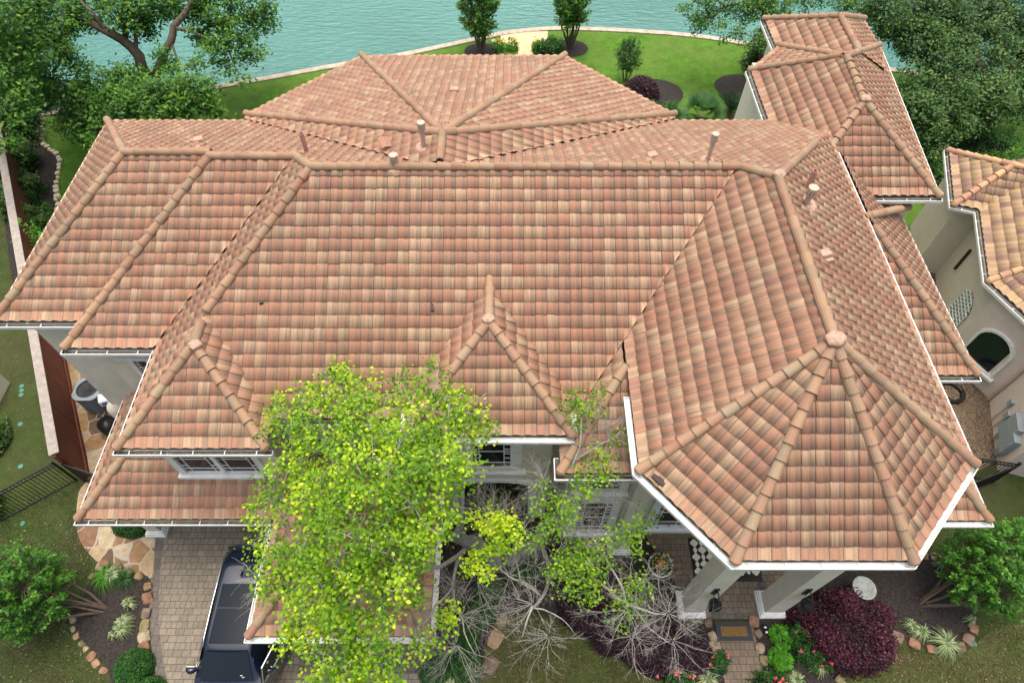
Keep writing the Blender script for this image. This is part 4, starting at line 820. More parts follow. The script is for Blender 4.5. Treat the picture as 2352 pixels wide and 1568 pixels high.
def limbs(mb,nodes,targets,r0=.05,r1=.012,maxn=400,bend=.12,n=4):
    "branches from the nearest point of the skeleton (nodes) to each target"
    N=[Vector(q) for q in nodes]; idx=list(range(len(targets))); random.shuffle(idx)
    for i in idx[:maxn]:
        t=Vector(targets[i]); a=min(N,key=lambda q:(q-t).length); L=(t-a).length
        if L<.1: continue
        p=bez(a,t,bend,n,-.05); k=min(1,L/2); mb.tube(p,taper(max(r1*1.3,r0*k),r1,len(p)),5,cap=False); N+=p[2:]
def twig(mb,p,d,L,r,depth,spread=.75,up=0.):
    d=d.normalized(); pts=[p]; n=4
    for k in range(n):
        d=(d+Vector((random.gauss(0,.16),random.gauss(0,.16),random.gauss(0,.14)+up))).normalized(); pts.append(pts[-1]+d*L/n)
    mb.tube(pts,taper(r,r*.45,n+1),4,cap=False)
    if depth>0:
        for k in range(random.randint(3,5)):
            t=random.uniform(.25,1); q=pts[int(t*n)]; s=Vector((random.gauss(0,1),random.gauss(0,1),random.gauss(0,.7))).normalized()
            twig(mb,q,d*.9+s*spread,L*random.uniform(.45,.72),r*.5,depth-1,spread,up)
def tree(name,base,label,blobs,K,Mn,size,leafmat,barkmat,trunk,r_tr=.22,group=None,tight=.2,limbr=.07,twn=300,cat='tree',flat=.8,aspect=.55,shell=.55,up=.45):
    t=empty(name,base,label,cat,group); mb=MB(); nodes=[]
    for path in trunk:
        pts=[Vector(q[:3]) for q in path]; rr=[q[3] for q in path]; PP=[];RR=[]
        for i in range(len(pts)-1):
            seg=bez(pts[i],pts[i+1],.05,3); PP+=seg[:-1]; RR+=[rr[i]+(rr[i+1]-rr[i])*k/3 for k in range(3)]
        PP.append(pts[-1]); RR.append(rr[-1]); mb.tube(PP,RR,8); nodes+=PP[len(PP)//3:]
    P,Rn,C=crown(blobs,K,Mn,size,tight=tight,flat=flat,shell=shell)
    bc=[b[:3] for b in blobs]; lm=MB(); limbs(mb,nodes,bc,limbr,limbr*.4,bend=.1,n=5); nodes2=nodes+[Vector(b) for b in bc]
    limbs(lm,nodes2,[tuple(c) for c in C],limbr*.35,.006,twn)
    mb.build('trunk',M[barkmat],t,smooth=True); lm.build('branches',M[barkmat],t)
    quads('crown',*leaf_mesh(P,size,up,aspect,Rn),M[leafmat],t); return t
def pz(px_,py_,z,r): x,y,_=at(px_,py_,z); return (x,y,z,r)
def pY(px_,py_,Y,r): return (*atY(px_,py_,Y),r)
# --- lime green tree over the low roof
bl=[(765,890,8.3,.62),(715,935,8,.55),(815,905,8.6,.6),(670,985,7.4,.65),(640,930,7.2,.3),(745,990,8,.8),(850,980,8.8,.85),(940,900,8.6,.42),(1000,880,8.6,.5),(1060,905,8.4,.4),(1110,960,8.2,.42),(1030,960,8.8,.6),(935,1000,9,.85),(690,1060,7.6,.7),(790,1070,8.6,.9),(890,1080,9.2,1.0),(1000,1060,9,.8),(1075,1040,8.4,.5),(650,1110,7.2,.6),(740,1150,8,.75),(840,1180,8.8,1.0),(950,1160,9,.9),(1020,1140,8.2,.6),(610,1180,6.6,.5) ,(605,1250,6.2,.28),(590,1310,6.2,.28),(690,1230,7.4,.8),(790,1270,8,.95),(890,1270,8.4,.9),(970,1240,8,.6),(650,1310,6.8,.65),(730,1360,7.2,.85),(830,1380,7.4,.9),(920,1350,7.2,.55),(640,1370,6.3,.35),(760,1450,6.8,.7),(850,1470,6.6,.6),(690,1455,6.3,.45),(650,1480,6,.3),(790,1530,6.4,.55),(870,1530,6.4,.6),(820,1570,6.2,.5),(740,1560,6.0,.35),(690,1440,6.2,.3),(985,1470,5.6,.28),(960,1500,5.4,.22)]
blobs=[pz(*b) for b in bl]
tb=at(1150,1292)
yel=[pz(*b) for b in ((1120,1215,6.4,.28),(1140,1190,6.6,.3),(1165,1225,6.4,.34),(1180,1215,6.3,.25),(1105,1275,6,.25),(1115,1320,5.8,.25),(1150,1255,6.1,.28),(1085,1295,5.8,.22),(1028,1405,5.2,.24),(1040,1420,5.1,.2),(1095,1190,6.6,.2))]
grn=[pz(*b) for b in ((1310,925,7.6,.3),(1340,935,7.6,.32),(1375,920,7.6,.26),(1325,970,7.2,.22),(1355,1085,6.9,.32),(1385,1060,7.1,.3),(1340,1120,6.6,.25),(1290,1180,6.2,.4),(1265,1215,6,.3),(1310,1150,6.4,.32),(1250,1130,6.6,.25),(1320,1280,5.6,.5),(1360,1300,5.6,.45),(1300,1320,5.5,.45),(1345,1350,5.3,.35),(1400,1260,5.8,.3),(1450,1365,5.2,.42),(1435,1410,5.0,.38),(1470,1345,5.3,.3),(1455,1240,5.9,.3),(1425,1225,6,.25),(1490,1185,6.2,.25),(1475,1210,6,.2),(1240,1170,6.3,.25),(1420,1000,7.3,.2),(1395,1100,6.8,.22),(1220,1250,5.9,.25))]
T=lambda a,b,z,r: (*at(a,b,z)[:2],z,r)
trr=[[ (tb[0],tb[1],0,.26),T(1110,1262,1.6,.24),T(1075,1245,2.8,.2),T(1058,1205,4.6,.13),T(1062,1120,6.2,.09),T(1068,1040,7.4,.06),T(1060,950,8.2,.03)],
 [T(1075,1245,2.8,.16),T(1000,1190,5.2,.1),T(900,1110,7.2,.07),T(800,1010,8.0,.04)],
 [T(1075,1245,2.8,.14),T(1030,1290,4.2,.1),T(950,1300,5.8,.07),T(800,1330,6.8,.04),T(700,1400,6.5,.03)],
 [T(1075,1245,2.6,.12),T(1050,1290,3.6,.08),T(1042,1360,4.4,.06),T(1062,1420,4.8,.035),T(1090,1500,4.6,.015)],
 [T(1042,1345,4.3,.05),T(1000,1390,4.8,.045),T(955,1440,5,.03),T(950,1500,4.8,.012)],
 [(tb[0]+.15,tb[1],0,.24),T(1200,1262,1.3,.22),T(1240,1250,2.6,.17),T(1265,1190,4.4,.11),T(1300,1130,5.6,.08),T(1318,1060,6.6,.055),T(1335,960,7.4,.03)],
 [T(1240,1250,2.6,.12),T(1262,1310,3.6,.09),T(1246,1370,4.4,.07),T(1222,1395,4.8,.05),T(1200,1460,4.7,.02)],
 [T(1262,1310,3.6,.06),T(1330,1265,4.6,.055),T(1372,1245,5.2,.05),T(1420,1330,5.3,.04),T(1440,1400,5.2,.02)],
 [T(1262,1310,3.6,.07),T(1365,1330,4.8,.06),T(1420,1375,5.2,.05),T(1480,1400,5.4,.04),T(1530,1410,5.5,.025)],
 [T(1440,1385,5.2,.035),T(1490,1440,5.0,.028),T(1545,1480,4.8,.012)],
 [T(1246,1370,4.4,.04),T(1180,1330,5,.035),T(1130,1290,5.4,.02)],[T(1222,1395,4.8,.035),T(1290,1420,4.8,.02),T(1320,1455,4.6,.01)],[T(1246,1370,4.4,.04),T(1195,1335,4.9,.03),T(1185,1285,5.3,.015)],
 [T(1318,1060,6.6,.04),T(1400,1010,7,.03),T(1460,960,7.2,.015)]]
tr=[[(a,b,c,r if r>.15 else r*.62) for a,b,c,r in p] for p in trr]
lt=tree('pale_barked_tree',tb,'tall pale barked tree with lime leaves on its left and bare twigs on its right',blobs,43,27,.093,'leaf_lime','bark_pale',tr,tight=.14,limbr=.035,twn=800,aspect=.78,flat=.7)
P,Rn,C=crown(yel,110,16,.1,tight=.1); quads('yellow_leaves',*leaf_mesh(P,.1,.4,.75,np.clip(Rn+.35,0,1)),M['leaf_lime'],lt)
P2,Rn2,C2=crown(grn,95,15,.07,tight=.13); quads('sparse_leaves',*leaf_mesh(P2,.088,.4,.75,Rn2*.75),M['leaf_lime'],lt)
mb=MB(); nod=[Vector(q[:3]) for p in tr[5:] for q in p[2:]]; limbs(mb,nod,[tuple(c) for c in C2]+[tuple(c) for c in C],.02,.005,420,.15)
hubs=[T(1224,1385,4.8,0),T(1061,1412,4.7,0),T(1041,1345,4.3,0),T(1451,1462,4.8,0),T(1368,1245,5.2,0),T(1535,1408,5.5,0),T(1318,1195,5,0),T(1440,1400,5.2,0),T(1300,1130,5.6,0),T(1100,1180,5,0),T(1095,1330,4.7,0),T(1170,1320,5,0),T(1400,1120,6,0),T(1230,1300,4.5,0),T(1480,1330,5.2,0),T(1250,1100,6,0),T(1545,1470,4.8,0),T(1340,1240,5.4,0),T(960,1440,4.9,0),T(1400,1010,7,0),T(1440,950,7.2,0),T(1050,1480,4.6,0),T(1200,1220,5.5,0),T(1130,1180,5.6,0),T(1260,1460,4.7,0)]
for h in hubs:
    for k in range(random.randint(11,15)):
        d=Vector((random.gauss(0,1),random.gauss(0,1),random.gauss(0,.45))); twig(mb,Vector(h[:3])+d*.03,d,random.uniform(.45,1.1),.008,2,.8)
mb.build('bare_twigs',M.setdefault('twig',solid('grey_twig',(.24,.235,.215),.85,var=.25,bmp=0)),lt)
mb=MB()
for (a,b,z) in ((700,930,7.6),(640,1120,7),(605,1330,6),(700,1250,7.4),(1080,930,8.2),(800,900,8.4),(940,1330,7),(900,1440,6.4),(660,1190,7)):
    for k in range(6): d=Vector((random.gauss(-.6,.6),random.gauss(0,.8),random.gauss(0,.3))); twig(mb,Vector(at(a,b,z)),d,random.uniform(.5,.9),.009,1,.7)
mb.build('bare_twigs',M['twig'],lt)
# --- large trees by the lake
ob=at(372,250)
oakb=[pY(*b) for b in ((120,40,30,1.5),(200,20,31,1.2),(90,110,28,1.4),(30,60,29,1.5),(150,170,27,1.2),(60,190,27,1.3),(290,25,31,1.2),(350,0,32,1.3),(420,-10,32,1.2),(330,70,31,.6),(290,190,27.5,.9),(340,210,27,.9),(270,250,26,1.1),(190,235,26,1.2),(185,285,25,.8),(235,310,24.4,.7),(330,260,25.6,1.1),(395,215,26.6,1.0),(440,215,27,.9),(400,265,26,.8),(470,195,28,.6),(490,250,27,.5),(360,300,25,.6),(500,20,32,1.2),(570,10,32.5,1.1),(610,45,32.5,.7),(545,70,31,.8),(500,110,30,.8),(570,115,30.5,.7),(520,150,29.5,.45),(560,185,29,.35),(455,70,31,.7),(380,140,29,.6),(440,150,29,.45))]
tY=lambda a,b,Y,r:(*atY(a,b,Y),r)
tree('oak_tree',ob,'big spreading oak with dark limbs at the top left before the lake',oakb,34,36,.2,'leaf_oak','bark',[[(*ob[:2],0,.34),tY(345,190,30,.3),tY(320,130,30,.27),tY(250,75,30,.2),tY(160,25,30.3,.12)],[tY(320,130,30,.2),tY(285,100,30.5,.16),tY(275,30,31,.1),tY(272,-40,31,.06)],[tY(345,190,30,.22),tY(383,112,30,.19),tY(398,62,30.5,.16),tY(428,25,31,.12),tY(470,-30,32,.08)],[tY(398,62,30.5,.09),tY(435,68,30.5,.07),tY(468,84,30.5,.05),tY(520,95,30.5,.03)],[tY(320,130,30,.12),tY(313,70,30.6,.1),tY(312,0,31,.07)],[tY(250,75,30,.1),tY(215,30,30,.07),tY(180,-10,30.5,.04)]],tight=.24,limbr=.06,twn=350,group=None)
lb=[pY(*b) for b in ((20,20,26,1.6),(-40,80,26,1.8),(40,120,25,1.1),(-10,180,24,1.4),(20,225,23,1.0),(-10,290,22,1.1),(90,10,27,.9))]
ob2=at(-60,420); tree('oak_tree',ob2,'dark leafy tree cut off by the upper left edge of the picture',lb,26,30,.2,'leaf_oak','bark',[[(*ob2[:2],0,.25),tY(-50,300,23,.2),tY(-30,150,25,.14),tY(10,60,26,.06)]],tight=.25,limbr=.06,twn=120)
rb=at(2255,335)
rbl=[pY(*b) for b in ((2060,30,31,1.3),(2130,10,32,1.5),(2110,90,30,1.1),(2170,130,29,1.3),(2240,30,32,1.6),(2330,40,32,1.6),(2250,110,30,1.5),(2340,140,30,1.3),(2120,180,28,1.0),(2180,220,27,1.1),(2270,210,27.6,1.2),(2350,215,28,1.0),(2110,235,26.6,.7),(2140,290,25.6,.7),(2200,285,26,.8),(2270,270,26.5,.7),(2330,262,27,.5),(2080,110,30,.5),(2050,75,30.6,.5),(2400,90,31,1.6),(2400,200,28,1.0),(2160,50,31,1.3),(2120,255,26,.7),(2160,345,24.6,.45),(2010,20,32,.8))]
tree('oak_tree',rb,'big dark grey green tree filling the upper right corner by the lake',rbl,50,40,.17,'leaf_dark','bark',[[(*rb[:2],0,.35),tY(2262,260,27.5,.3),tY(2260,170,29,.22),tY(2220,60,31,.12)],[tY(2262,260,27.5,.2),tY(2330,150,30,.14),tY(2400,60,32,.08)],[tY(2262,260,27.5,.16),tY(2180,200,28,.12),tY(2110,130,30,.06)]],tight=.26,limbr=.06,twn=350)
mbk=at(1752,150)
mbl=[pY(*b) for b in ((1600,20,33,.8),(1650,0,33,1.1),(1700,30,32.5,.8),(1640,55,32,.6),(1700,75,31.5,.45),(1730,20,33,.8),(1600,60,32.4,.4),(1720,105,31,.25),(1660,95,31.4,.25),(1790,5,33,.9),(1860,-5,34,.9),(1930,0,34,.8),(1980,10,34,.7),(1755,100,31,.5),(1750,70,32,.5),(1770,-10,33,1.0))]
tree('oak_tree',mbk,'fresh green drooping tree behind the narrow rear wing roof',mbl,40,30,.15,'leaf_oak','bark',[[(*mbk[:2],0,.24),tY(1758,80,32,.2),tY(1755,20,33,.14),tY(1700,-20,33.5,.08)],[tY(1755,20,33,.1),tY(1690,10,33,.06),tY(1620,40,32.6,.03)]],tight=.19,limbr=.05,twn=250)
# --- crape myrtles
def myrtle(base,label,h0,h1,rad,n=9,leaf='leaf_myrtle',sz=.13,K=70,cx=0,cy=0,lean=0,group=None,bark='bark_tan',stem=.035):
    t=empty('crape_myrtle',base,label,'tree',group); mb=MB(); C=[]
    P=[];D=[];Rn=[]
    for i in range(n):
        a=2*math.pi*i/n+random.gauss(0,.2); q=random.uniform(.35,1); top=Vector((base[0]+cx+math.cos(a)*rad*.75*q,base[1]+cy+math.sin(a)*rad*.75*q,h0+(h1-h0)*random.uniform(.35,.75)))
        p=bez((base[0]+math.cos(a)*.1,base[1]+math.sin(a)*.1,0),top,.05,6,.0); mb.tube(p,taper(stem*random.uniform(.8,1.3),stem*.3,len(p)),6,cap=False); C+=p[3:]
    for k in range(K):
        a=random.uniform(0,2*math.pi); q=math.sqrt(random.random()); zz=random.random(); env=math.sin(math.pi*(.12+.8*zz))**.6; p0=Vector((base[0]+cx+math.cos(a)*q*rad*env*.85,base[1]+cy+math.sin(a)*q*rad*env*.85,h0+(h1-h0)*zz))
        ax=Vector((base[0]+cx,base[1]+cy,h0+(h1-h0)*.15)); d=(p0-ax).normalized()+Vector((0,0,.5)); d.normalize(); s=min(C,key=lambda c:(c-p0).length); mb.tube(bez(s,p0+d*.25,.08,4),taper(.013,.004,5),4,cap=False)
        L=random.uniform(.35,.7); base_r=random.uniform(.15,.6)
        for j in range(22):
            t_=j/22; c=p0+d*L*(t_-.3)+Vector((random.gauss(0,.035),random.gauss(0,.035),random.gauss(0,.02))); sd_=d.cross(Vector((random.gauss(0,1),random.gauss(0,1),random.gauss(0,1)))).normalized(); P.append(c+sd_*sz*.4); D.append(sd_+d*.6); Rn.append(min(1,base_r+.4*t_+random.gauss(0,.1)))
    mb.build('trunk',M[bark],t,smooth=True); quads('crown',*leaf_mesh(np.array(P),sz,.35,.5,np.clip(np.array(Rn),0,1),np.array(D)),M[leaf],t); return t
myrtle(at(1105,120),'vase shaped crape myrtle left of the lakeside path',1.35,4.3,1.35,10,'leaf_oak',.16,420,stem=.06,bark='bark')
myrtle(at(1308,110),'vase shaped crape myrtle right of the lakeside path',1.5,4.5,1.15,8,'leaf_oak',.16,400,stem=.065,bark='bark')
myrtle(at(1436,186),'young multi stemmed myrtle on the back lawn above the dark hedge',.8,2.2,.75,9,'leaf_bush',.12,110,stem=.02)
x=at(236,1398); myrtle(x,'leafy green myrtle leaning over the left edge lawn beside the mulch bed',.8,3.1,1.5,6,'leaf_myrtle',.125,420,cx=-1.55,cy=.0,stem=.045)
x=at(2120,1385); myrtle(x,'leafy green myrtle leaning right over the stone edged bed',.8,3.4,1.6,6,'leaf_myrtle',.125,420,cx=1.25,cy=.55,stem=.045)
myrtle(at(2400,1260),'darker leafy shrub at the right edge above the leaning myrtle',.3,2.0,1.2,6,'leaf_bush',.12,160)
# --- bushes
def bush(name,c,r,label,mat='leaf_bush',sz=.06,n=3500,cat='bush',group=None,lumpy=.08,core=True,flatten=1,aspect=.6,seed=0,up=.3,pr=0):
    "c ground point, r=(rx,ry,height)"
    rs=np.random.default_rng(int(abs(c[0])*97+abs(c[1])*31)+seed); t=empty(name,(c[0],c[1],0),label,cat,group)
    d=rs.normal(size=(n,3)); d/=np.linalg.norm(d,axis=1)[:,None]; d[:,2]=np.abs(d[:,2])*flatten+(rs.random(n)*.0); ph=rs.uniform(0,6,6)
    k=1+lumpy*(np.sin(4*d[:,0]*1.7+ph[0])*np.cos(3.7*d[:,1]+ph[1])+.7*np.sin(7*d[:,0]+ph[2])*np.sin(6*d[:,1]+ph[3])+.6*np.sin(9*d[:,2]+ph[4]))
    q=(.86+.16*rs.random(n)+rs.normal(0,.02+pr,n))*k
    if flatten!=1: pass
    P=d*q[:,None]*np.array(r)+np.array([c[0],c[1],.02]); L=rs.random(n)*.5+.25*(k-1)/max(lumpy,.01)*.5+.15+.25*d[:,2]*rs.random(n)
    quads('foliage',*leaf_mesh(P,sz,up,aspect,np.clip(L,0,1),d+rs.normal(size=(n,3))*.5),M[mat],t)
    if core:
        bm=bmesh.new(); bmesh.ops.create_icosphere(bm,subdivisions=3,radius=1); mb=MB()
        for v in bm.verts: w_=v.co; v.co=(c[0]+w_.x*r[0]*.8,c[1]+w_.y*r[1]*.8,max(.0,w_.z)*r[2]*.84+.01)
        mb.add([v.co for v in bm.verts],[[v.index for v in f.verts] for f in bm.faces]); bm.free(); mb.build('dark_core',M.setdefault('inner',solid('dark_core',(.012,.014,.008),.95,var=.5,sc=12)),t)  # solid dark dome added inside to block views through the leaves
    return t
# clipped round shrubs
for i,(a,b,r,lab) in enumerate(((302,1530,.56,'large clipped round boxwood at the foot of the left mulch bed'),(335,1592,.5,'clipped boxwood cut off by the bottom edge beside the driveway stones'),(1002,1535,.54,'clipped round boxwood beside the driveway pavers, left of the bottom pair'),(1067,1535,.52,'clipped round boxwood, right of the bottom pair beside the driveway'),(1066,1470,.48,'clipped boxwood under bare twigs, just above the bottom pair'),(1102,1408,.46,'clipped boxwood in the row right of the low roof, second from the top'),(1125,1350,.5,'loose round boxwood at the top of the row right of the low roof'),(1205,1300,.55,'loose boxwood beside the pale tree trunk'))):
    x,y,_=at(a,b,.3); bush('boxwood',(x,y),(r,r,r*1.05),lab,sz=.055,n=5200,lumpy=.02,group='clipped boxwoods')
x,y,_=at(305,1205,.2); bush('hedge',(x,y),(.75,.42,.5),'low clipped hedge beside the porch post at the left','leaf_bush',.06,2600,'hedge',lumpy=.03)
# purple shrubs
x,y,_=at(1945,1442,.5); bush('purple_shrub',(x,y),(1.5,1.2,1.1),'big rounded magenta and purple shrub right of the walkway','leaf_purple',.075,19000,'shrub',lumpy=.11,aspect=.7,pr=.045)
for a,b,rx,ry,h,lab in ((1345,1385,.9,.9,1.0,'dark plum shrub at the upper left end of the curved hedge'),(1420,1440,1.0,.85,1.05,'dark plum shrub in the middle of the curved hedge'),(1510,1485,1.05,.8,1.05,'dark plum shrub near the walkway end of the curved hedge'),(1590,1500,.6,.65,.8,'dark plum shrub closest to the walkway stones'),(1300,1300,.7,.7,.8,'dark plum shrub under the large arched window')):
    x,y,_=at(a,b,.3); bush('plum_shrub',(x,y),(rx,ry,h),lab,'leaf_plum',.06,8000,'shrub','plum shrubs of the curved hedge',lumpy=.06,aspect=.7,pr=.02)
x,y,_=at(1472,205,.5); bush('plum_hedge',(x,y),(1.05,.85,1.15),'clipped dark plum mound on the back lawn','leaf_plum',.09,7000,'hedge',lumpy=.02)
x,y,_=at(1264,118,.3); bush('rose_bush',(x,y),(.85,.7,.9),'grey green bush with pink blooms beside the lakeside path','leaf_bush',.12,2600,'bush',lumpy=.15,pr=.06)
for a,b,r,lab in ((1233,116,.3,'green clump left of the grey green lakeside bush'),(1146,116,.38,'low green clump with yellow flowers in the lakeside bed'),(1177,114,.36,'taller green clump with yellow flowers beside the path')):
    x,y,_=at(a,b); t=bush('daylily',(x,y),(r,r*.8,.6),lab,'leaf_bright',.16,420,'flower plant',lumpy=.2,core=False,aspect=.25); P=np.array([x,y,.62])+rng.normal(size=(26,3))*[r*.5,r*.4,.1]; quads('flower',*leaf_mesh(P,.12,aspect=1),M['yellow'],t)
for a,b,rx,ry,h,m_,lab in ((1520,262,1.2,.9,.8,'leaf_bush','low dark shrub along the back wall beside the palms'),(1745,140,.9,.8,2.2,'leaf_dark','dark shrub behind the rear wing wall'),(2100,240,1.0,1.4,1.6,'leaf_dark','dark hedge shrub right of the rear wing'),(2118,330,.9,1.2,1.3,'leaf_dark','dark shrub below the hedge right of the rear wing'),(2160,430,.8,1.1,1.4,'leaf_dark','dark shrub behind the neighbouring roof corner'),(2270,345,1.6,.9,1.3,'leaf_bush','dense shrub above the neighbouring roof ridge'),(2310,372,1.2,.9,1.0,'leaf_oak','light shrub behind the neighbouring roof hip')):
    x,y,_=at(a,b,.4); bush('shrub',(x,y),(rx,ry,h),lab,m_,.12,3800,'shrub',lumpy=.16,pr=.05)
for a,b,rx,ry,h,lab in ((20,290,1.3,1.5,2.0,'tall dark shrub left of the cream edging, nearest the lake'),(15,375,1.1,1.4,1.7,'dark shrub on the red fence, second from the lake'),(40,440,.8,1.2,1.3,'dark shrub on the red fence, third from the lake'),(70,505,.55,1.0,.9,'low dark shrub at the near end of the side mulch'),(60,215,1.5,1.4,2.4,'big shrub at the lake end of the side mulch'),(225,275,1.3,1.3,2.2,'round shrub in front of the oak on the side lawn'),(330,245,1.9,1.2,2.4,'big round shrub under the oak beside the left wing')):
    x,y,_=at(a,b,.6); bush('shrub',(x,y),(rx,ry,h),lab,'leaf_oak' if a>120 else 'leaf_dark',.15,5200,'shrub',lumpy=.2,pr=.06)
x,y,_=at(78,535,1.6); bush('shrub',(x,y),(.45,.4,1.9),'small bright shrub against the red fence near the left wing','leaf_bright',.13,500,'shrub',lumpy=.3,core=False)
x,y,_=at(22,1010,.3); bush('shrub',(x-.7,y),(.6,.8,.9),'dark shrub at the left edge above the iron fence','leaf_dark',.1,1800,'shrub',lumpy=.2)
x,y,_=at(-10,1170,.3); bush('shrub',(x-.4,y),(.5,.6,.7),'dark shrub at the left edge below the iron fence','leaf_dark',.1,1400,'shrub',lumpy=.2)
# strap leaved clumps
def tuft(c,r,label,mat='leaf_var',n=70,name='striped_grass',h=.35,w_=.035,group=None,cat='plant'):
    t=[];L=[]
    for k in range(n):
        a=random.uniform(0,2*math.pi); q=r*random.uniform(.6,1.1); hh=h*random.uniform(.5,1.1); rr=random.random(); pr=None
        for j in range(4):
            f=j/3; x_=c[0]+math.cos(a)*q*f; y_=c[1]+math.sin(a)*q*f; z_=hh*math.sin(math.pi*min(1,.15+.75*f)); ww=w_*(1-f*.85); l=((x_-math.sin(a)*ww/2,y_+math.cos(a)*ww/2,z_),(x_+math.sin(a)*ww/2,y_-math.cos(a)*ww/2,z_))
            if pr: t+=[pr[0],pr[1],l[1],l[0]]; L+=[(0,0,rr)]*4
            pr=l
    return tag(quads(name,np.array(t),np.array(L),M[mat]),label,cat,group)
gl='striped grass clumps'
for a,b,r,lab in ((265,1322,.36,'striped grass clump nearest the flagstone path'),(302,1388,.26,'small striped grass clump, upper one in the left mulch bed'),(290,1432,.32,'striped grass clump in the middle of the left mulch bed'),(288,1445,.34,'larger striped grass clump just below the middle one in the left bed'),(265,1462,.18,'tiny striped grass clump low in the left mulch bed'),(1575,1545,.45,'striped grass clump left of the walkway beside red flowers'),(1620,1562,.42,'striped grass clump touching the left walkway stones'),(1875,1530,.36,'striped grass clump below the big purple shrub'),(1822,1562,.34,'striped grass clump near the bottom edge right of the walkway'),(2085,1438,.26,'small striped grass clump, left of the pair in the right bed'),(2108,1452,.34,'striped grass clump in the right bed beside the stones'),(2165,1478,.52,'largest striped grass clump in the right bed'),(2155,1295,.28,'striped grass clump at the top of the right bed'),(2178,1312,.28,'striped grass clump under the right myrtle'),(2220,1425,.2,'thin striped grass clump at the right end of the bed'),(1035,1580,.42,'striped grass clump at the bottom edge by the boxwood pair')):
    tuft(at(a,b),r,lab,group=gl,n=int(90*r/.3))
tuft(at(245,1330),.55,'soft green grass clump at the top of the left mulch bed','leaf_bright',160,'grass_clump',.3,.02); tuft(at(290,1330),.45,'dark green grass clump near the driveway border','leaf_bush',120,'grass_clump',.28,.02)
for a,b,lab in ((1133,1105,'small leafy plant left of centre inside the arch'),(1210,1108,'small leafy plant at the right inside the arch'),(1145,1160,'small bright plant in the dark soil before the arch')): tuft(at(a,b+40),.3,lab,'leaf_bright',16,'small_plant',.3,.09)
# hydrangeas and roses
for a,b,lab in ((1797,1460,'bright green big leaved plant nearer the doormat'),(1793,1512,'bright green big leaved plant lower down beside the walkway')):
    x,y,_=at(a,b,.2); bush('hydrangea',(x,y),(.33,.33,.42),lab,'leaf_bright',.17,260,'plant',lumpy=.1,aspect=.75,core=True)
for a,b,r,nfl,lab in ((1560,1568,.5,9,'rose bush with red blooms at the bottom left of the walkway'),(1640,1520,.38,4,'rose bush with few pink blooms left of the walkway'),(1765,1575,.5,12,'rose bush full of red pink blooms at the bottom right of the walkway'),(1850,1490,.42,5,'rose bush with small pink blooms against the big purple shrub'),(1825,1455,.3,4,'little rose bush touching the purple shrub'),(1880,1515,.35,6,'rose bush below the purple shrub near the lawn stones')):
    x,y,_=at(a,b,.2); t=bush('rose_bush',(x,y),(r,r*.8,.55),lab,'leaf_bush',.07,1500,'rose bush',lumpy=.25,pr=.06); 
    P=np.array([x,y,.55])+rng.normal(size=(nfl,3))*[r*.5,r*.4,.05]; P=np.repeat(P,9,0)+rng.normal(size=(nfl*9,3))*.025; quads('flower',*leaf_mesh(P,.06,aspect=1),M['pink'],t)
# palms
def fanpalm(c,label,n=46,R_=1.35,leaf='leaf_palm',name='fan_palm',fan=True,h=.8):
    t=empty(name,(c[0],c[1],0),label,'palm'); V=[];L=[]; mb=MB(); mb.tube([(c[0],c[1],0),(c[0],c[1],h)],[.2,.16],8); mb.build('trunk',M['bark'],t)
    for k in range(n):
        a=random.uniform(0,2*math.pi); el=random.uniform(.05,1.25); d=Vector((math.cos(a)*math.cos(el),math.sin(a)*math.cos(el),math.sin(el))); o=Vector((c[0],c[1],h)); s_=d.cross(Vector((0,0,1))).normalized(); rr=random.random()
        if fan:
            hub=o+d*R_*.5
            for j in range(18):
                b_=(j/17-.5)*2.5; dd=(d*math.cos(b_)+s_*math.sin(b_)).normalized(); tip=hub+dd*R_*.55*(1-.12*abs(b_))+Vector((0,0,-.14)); w_=dd.cross(d.cross(s_)).normalized()*.022; mid=hub.lerp(tip,.55)
                V+=[hub-w_*.3,mid-w_,tip,mid+w_]; L+=[(0,0,min(1,max(0,rr+random.gauss(0,.15))))]*4
        else:
            prev=o
            for j in range(26):
                f=(j+1)/26; p=o+d*R_*f+Vector((0,0,-.5*R_*f*f*.8)); 
                for sg in (-1,1):
                    tip=p+(s_*sg*.8+d*.5).normalized()*.24*math.sin(math.pi*min(.97,.12+f*.85)); w_=d*.016; V+=[p-w_,p.lerp(tip,.5)-w_,tip,p.lerp(tip,.5)+w_]; L+=[(0,0,rr)]*4
    quads('fronds',np.array([tuple(v) for v in V]),np.array(L),M[leaf],t)
fanpalm(at(1612,262,.9),'light green fan palm behind the long back roof'); fanpalm(at(1683,242,.8),'dark green sago palm right of the fan palm',44,1.45,'leaf_cycad','sago_palm',False,.5)
# fallen leaves
def litter(name,poly,n,label,sz=.06,mat='litter'):
    xs=[p[0] for p in poly]; ys=[p[1] for p in poly]; P=[]
    while len(P)<n:
        x_,y_=random.uniform(min(xs),max(xs)),random.uniform(min(ys),max(ys)); ins=False
        for i in range(len(poly)):
            (a,b),(c,d)=poly[i],poly[i-1]
            if (b>y_)!=(d>y_) and x_<(c-a)*(y_-b)/(d-b)+a: ins=not ins
        if ins: P.append((x_,y_,.06+random.random()*.01))
    o=quads(name,*leaf_mesh(np.array(P),sz,.85,.5),M[mat]); tag(o,label,'fallen leaves',None,'stuff')
litter('fallen_leaves',px((0,1230),(180,1180),(230,1290),(170,1420),(260,1600),(-40,1600),(-60,1230)),500,'dry leaves scattered on the left front lawn')
litter('fallen_leaves',px((1130,1430),(1480,1440),(1560,1568),(1560,1600),(1120,1600)),380,'dry leaves scattered on the centre lawn',.05)
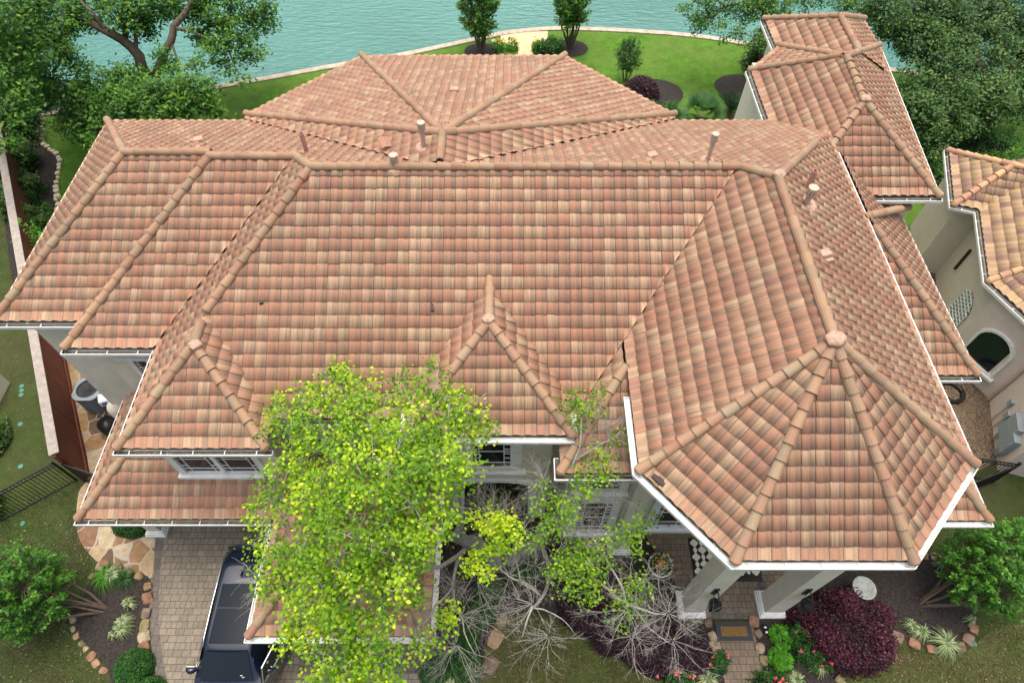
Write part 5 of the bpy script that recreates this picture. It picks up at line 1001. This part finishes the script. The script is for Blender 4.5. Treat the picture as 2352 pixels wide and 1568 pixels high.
litter('fallen_leaves',px((1930,1530),(2060,1475),(2200,1505),(2260,1430),(2352,1440),(2400,1600),(1930,1600)),420,'dry leaves scattered on the right lawn',.055)
litter('fallen_leaves',px((2185,880),(2265,880),(2290,1060),(2240,1080)),260,'dry leaves in the gravel alley between the houses',.08)
litter('fallen_leaves',px((0,740),(60,760),(120,1040),(0,1110)),160,'dry leaves on the grass left of the red fence',.05)

# slipped and broken tiles
def loose(p,rz,label=None):
    m=MB(); V=[];n=len(PROF); m.r=random.random()
    for v in (0,.34):
        for t,h in PROF: V.append((p[0]+(t-.5)*TW*math.cos(rz)-v*math.sin(rz),p[1]+(t-.5)*TW*math.sin(rz)+v*math.cos(rz),p[2]+.10+h+v*.45))
    m.add(V,[(i,i+1,n+i+1,n+i) for i in range(n-1)],[(t,v,m.r) for v in (0,.999) for t,h in PROF]); m.build('loose_tile',M['tile'],house)
def shade_patch(p,sx,sy,rz=0):
    m=MB(); m.box((p[0],p[1],p[2]+.05),(sx,sy,.06),rz); m.build('gap_shade',M['deck'],house)  # raised dark slab on the tiles, standing for the shade in a gap
loose(onp(890,345,HW),.5)

M['blade']=leaf_mat('grass_blade',[(.02,.05,.01),(.05,.10,.02),(.09,.15,.03),(.16,.17,.06)],.2)
def grass_tufts(poly,n,label):
    xs=[p[0] for p in poly]; ys=[p[1] for p in poly]; P=rng.uniform([min(xs),min(ys)],[max(xs),max(ys)],(n*2,2)); ins=np.zeros(len(P),bool)
    for i in range(len(poly)):
        (a,b),(c,d)=poly[i],poly[i-1]; cond=((b>P[:,1])!=(d>P[:,1]))&(P[:,0]<(c-a)*(P[:,1]-b)/((d-b) or 1e-9)+a); ins^=cond
    P=P[ins]; cl=np.sin(P[:,0]*2.1)*np.cos(P[:,1]*1.7)+rng.normal(0,.8,len(P)); P=P[cl>-.5]; P3=np.column_stack([P,np.full(len(P),.05)])
    V,L=leaf_mesh(P3,.085,0.,.16); o=quads('grass',V,L,M['blade']); tag(o,label,'grass',None,'stuff')
grass_tufts(px((1140,1440),(1300,1415),(1460,1500),(1560,1568),(1560,1610),(1130,1610)),9000,'short patchy grass of the centre lawn')
grass_tufts(px((1930,1535),(2060,1480),(2200,1510),(2260,1430),(2360,1400),(2400,1610),(1930,1610)),9000,'short patchy grass of the right front lawn')
grass_tufts(px((-40,1120),(170,1130),(180,1230),(215,1290),(160,1420),(270,1610),(-60,1610)),16000,'short grass of the left front lawn')

shade_patch(onp(993,706,AS),.07,.30,.15); shade_patch(onp(600,695,AS),.10,.16,.5); shade_patch(onp(1512,1103,plane(pp[5],pp[0],*sl(pp[5],pp[0],pa,7.5))),.34,.14,-.8)
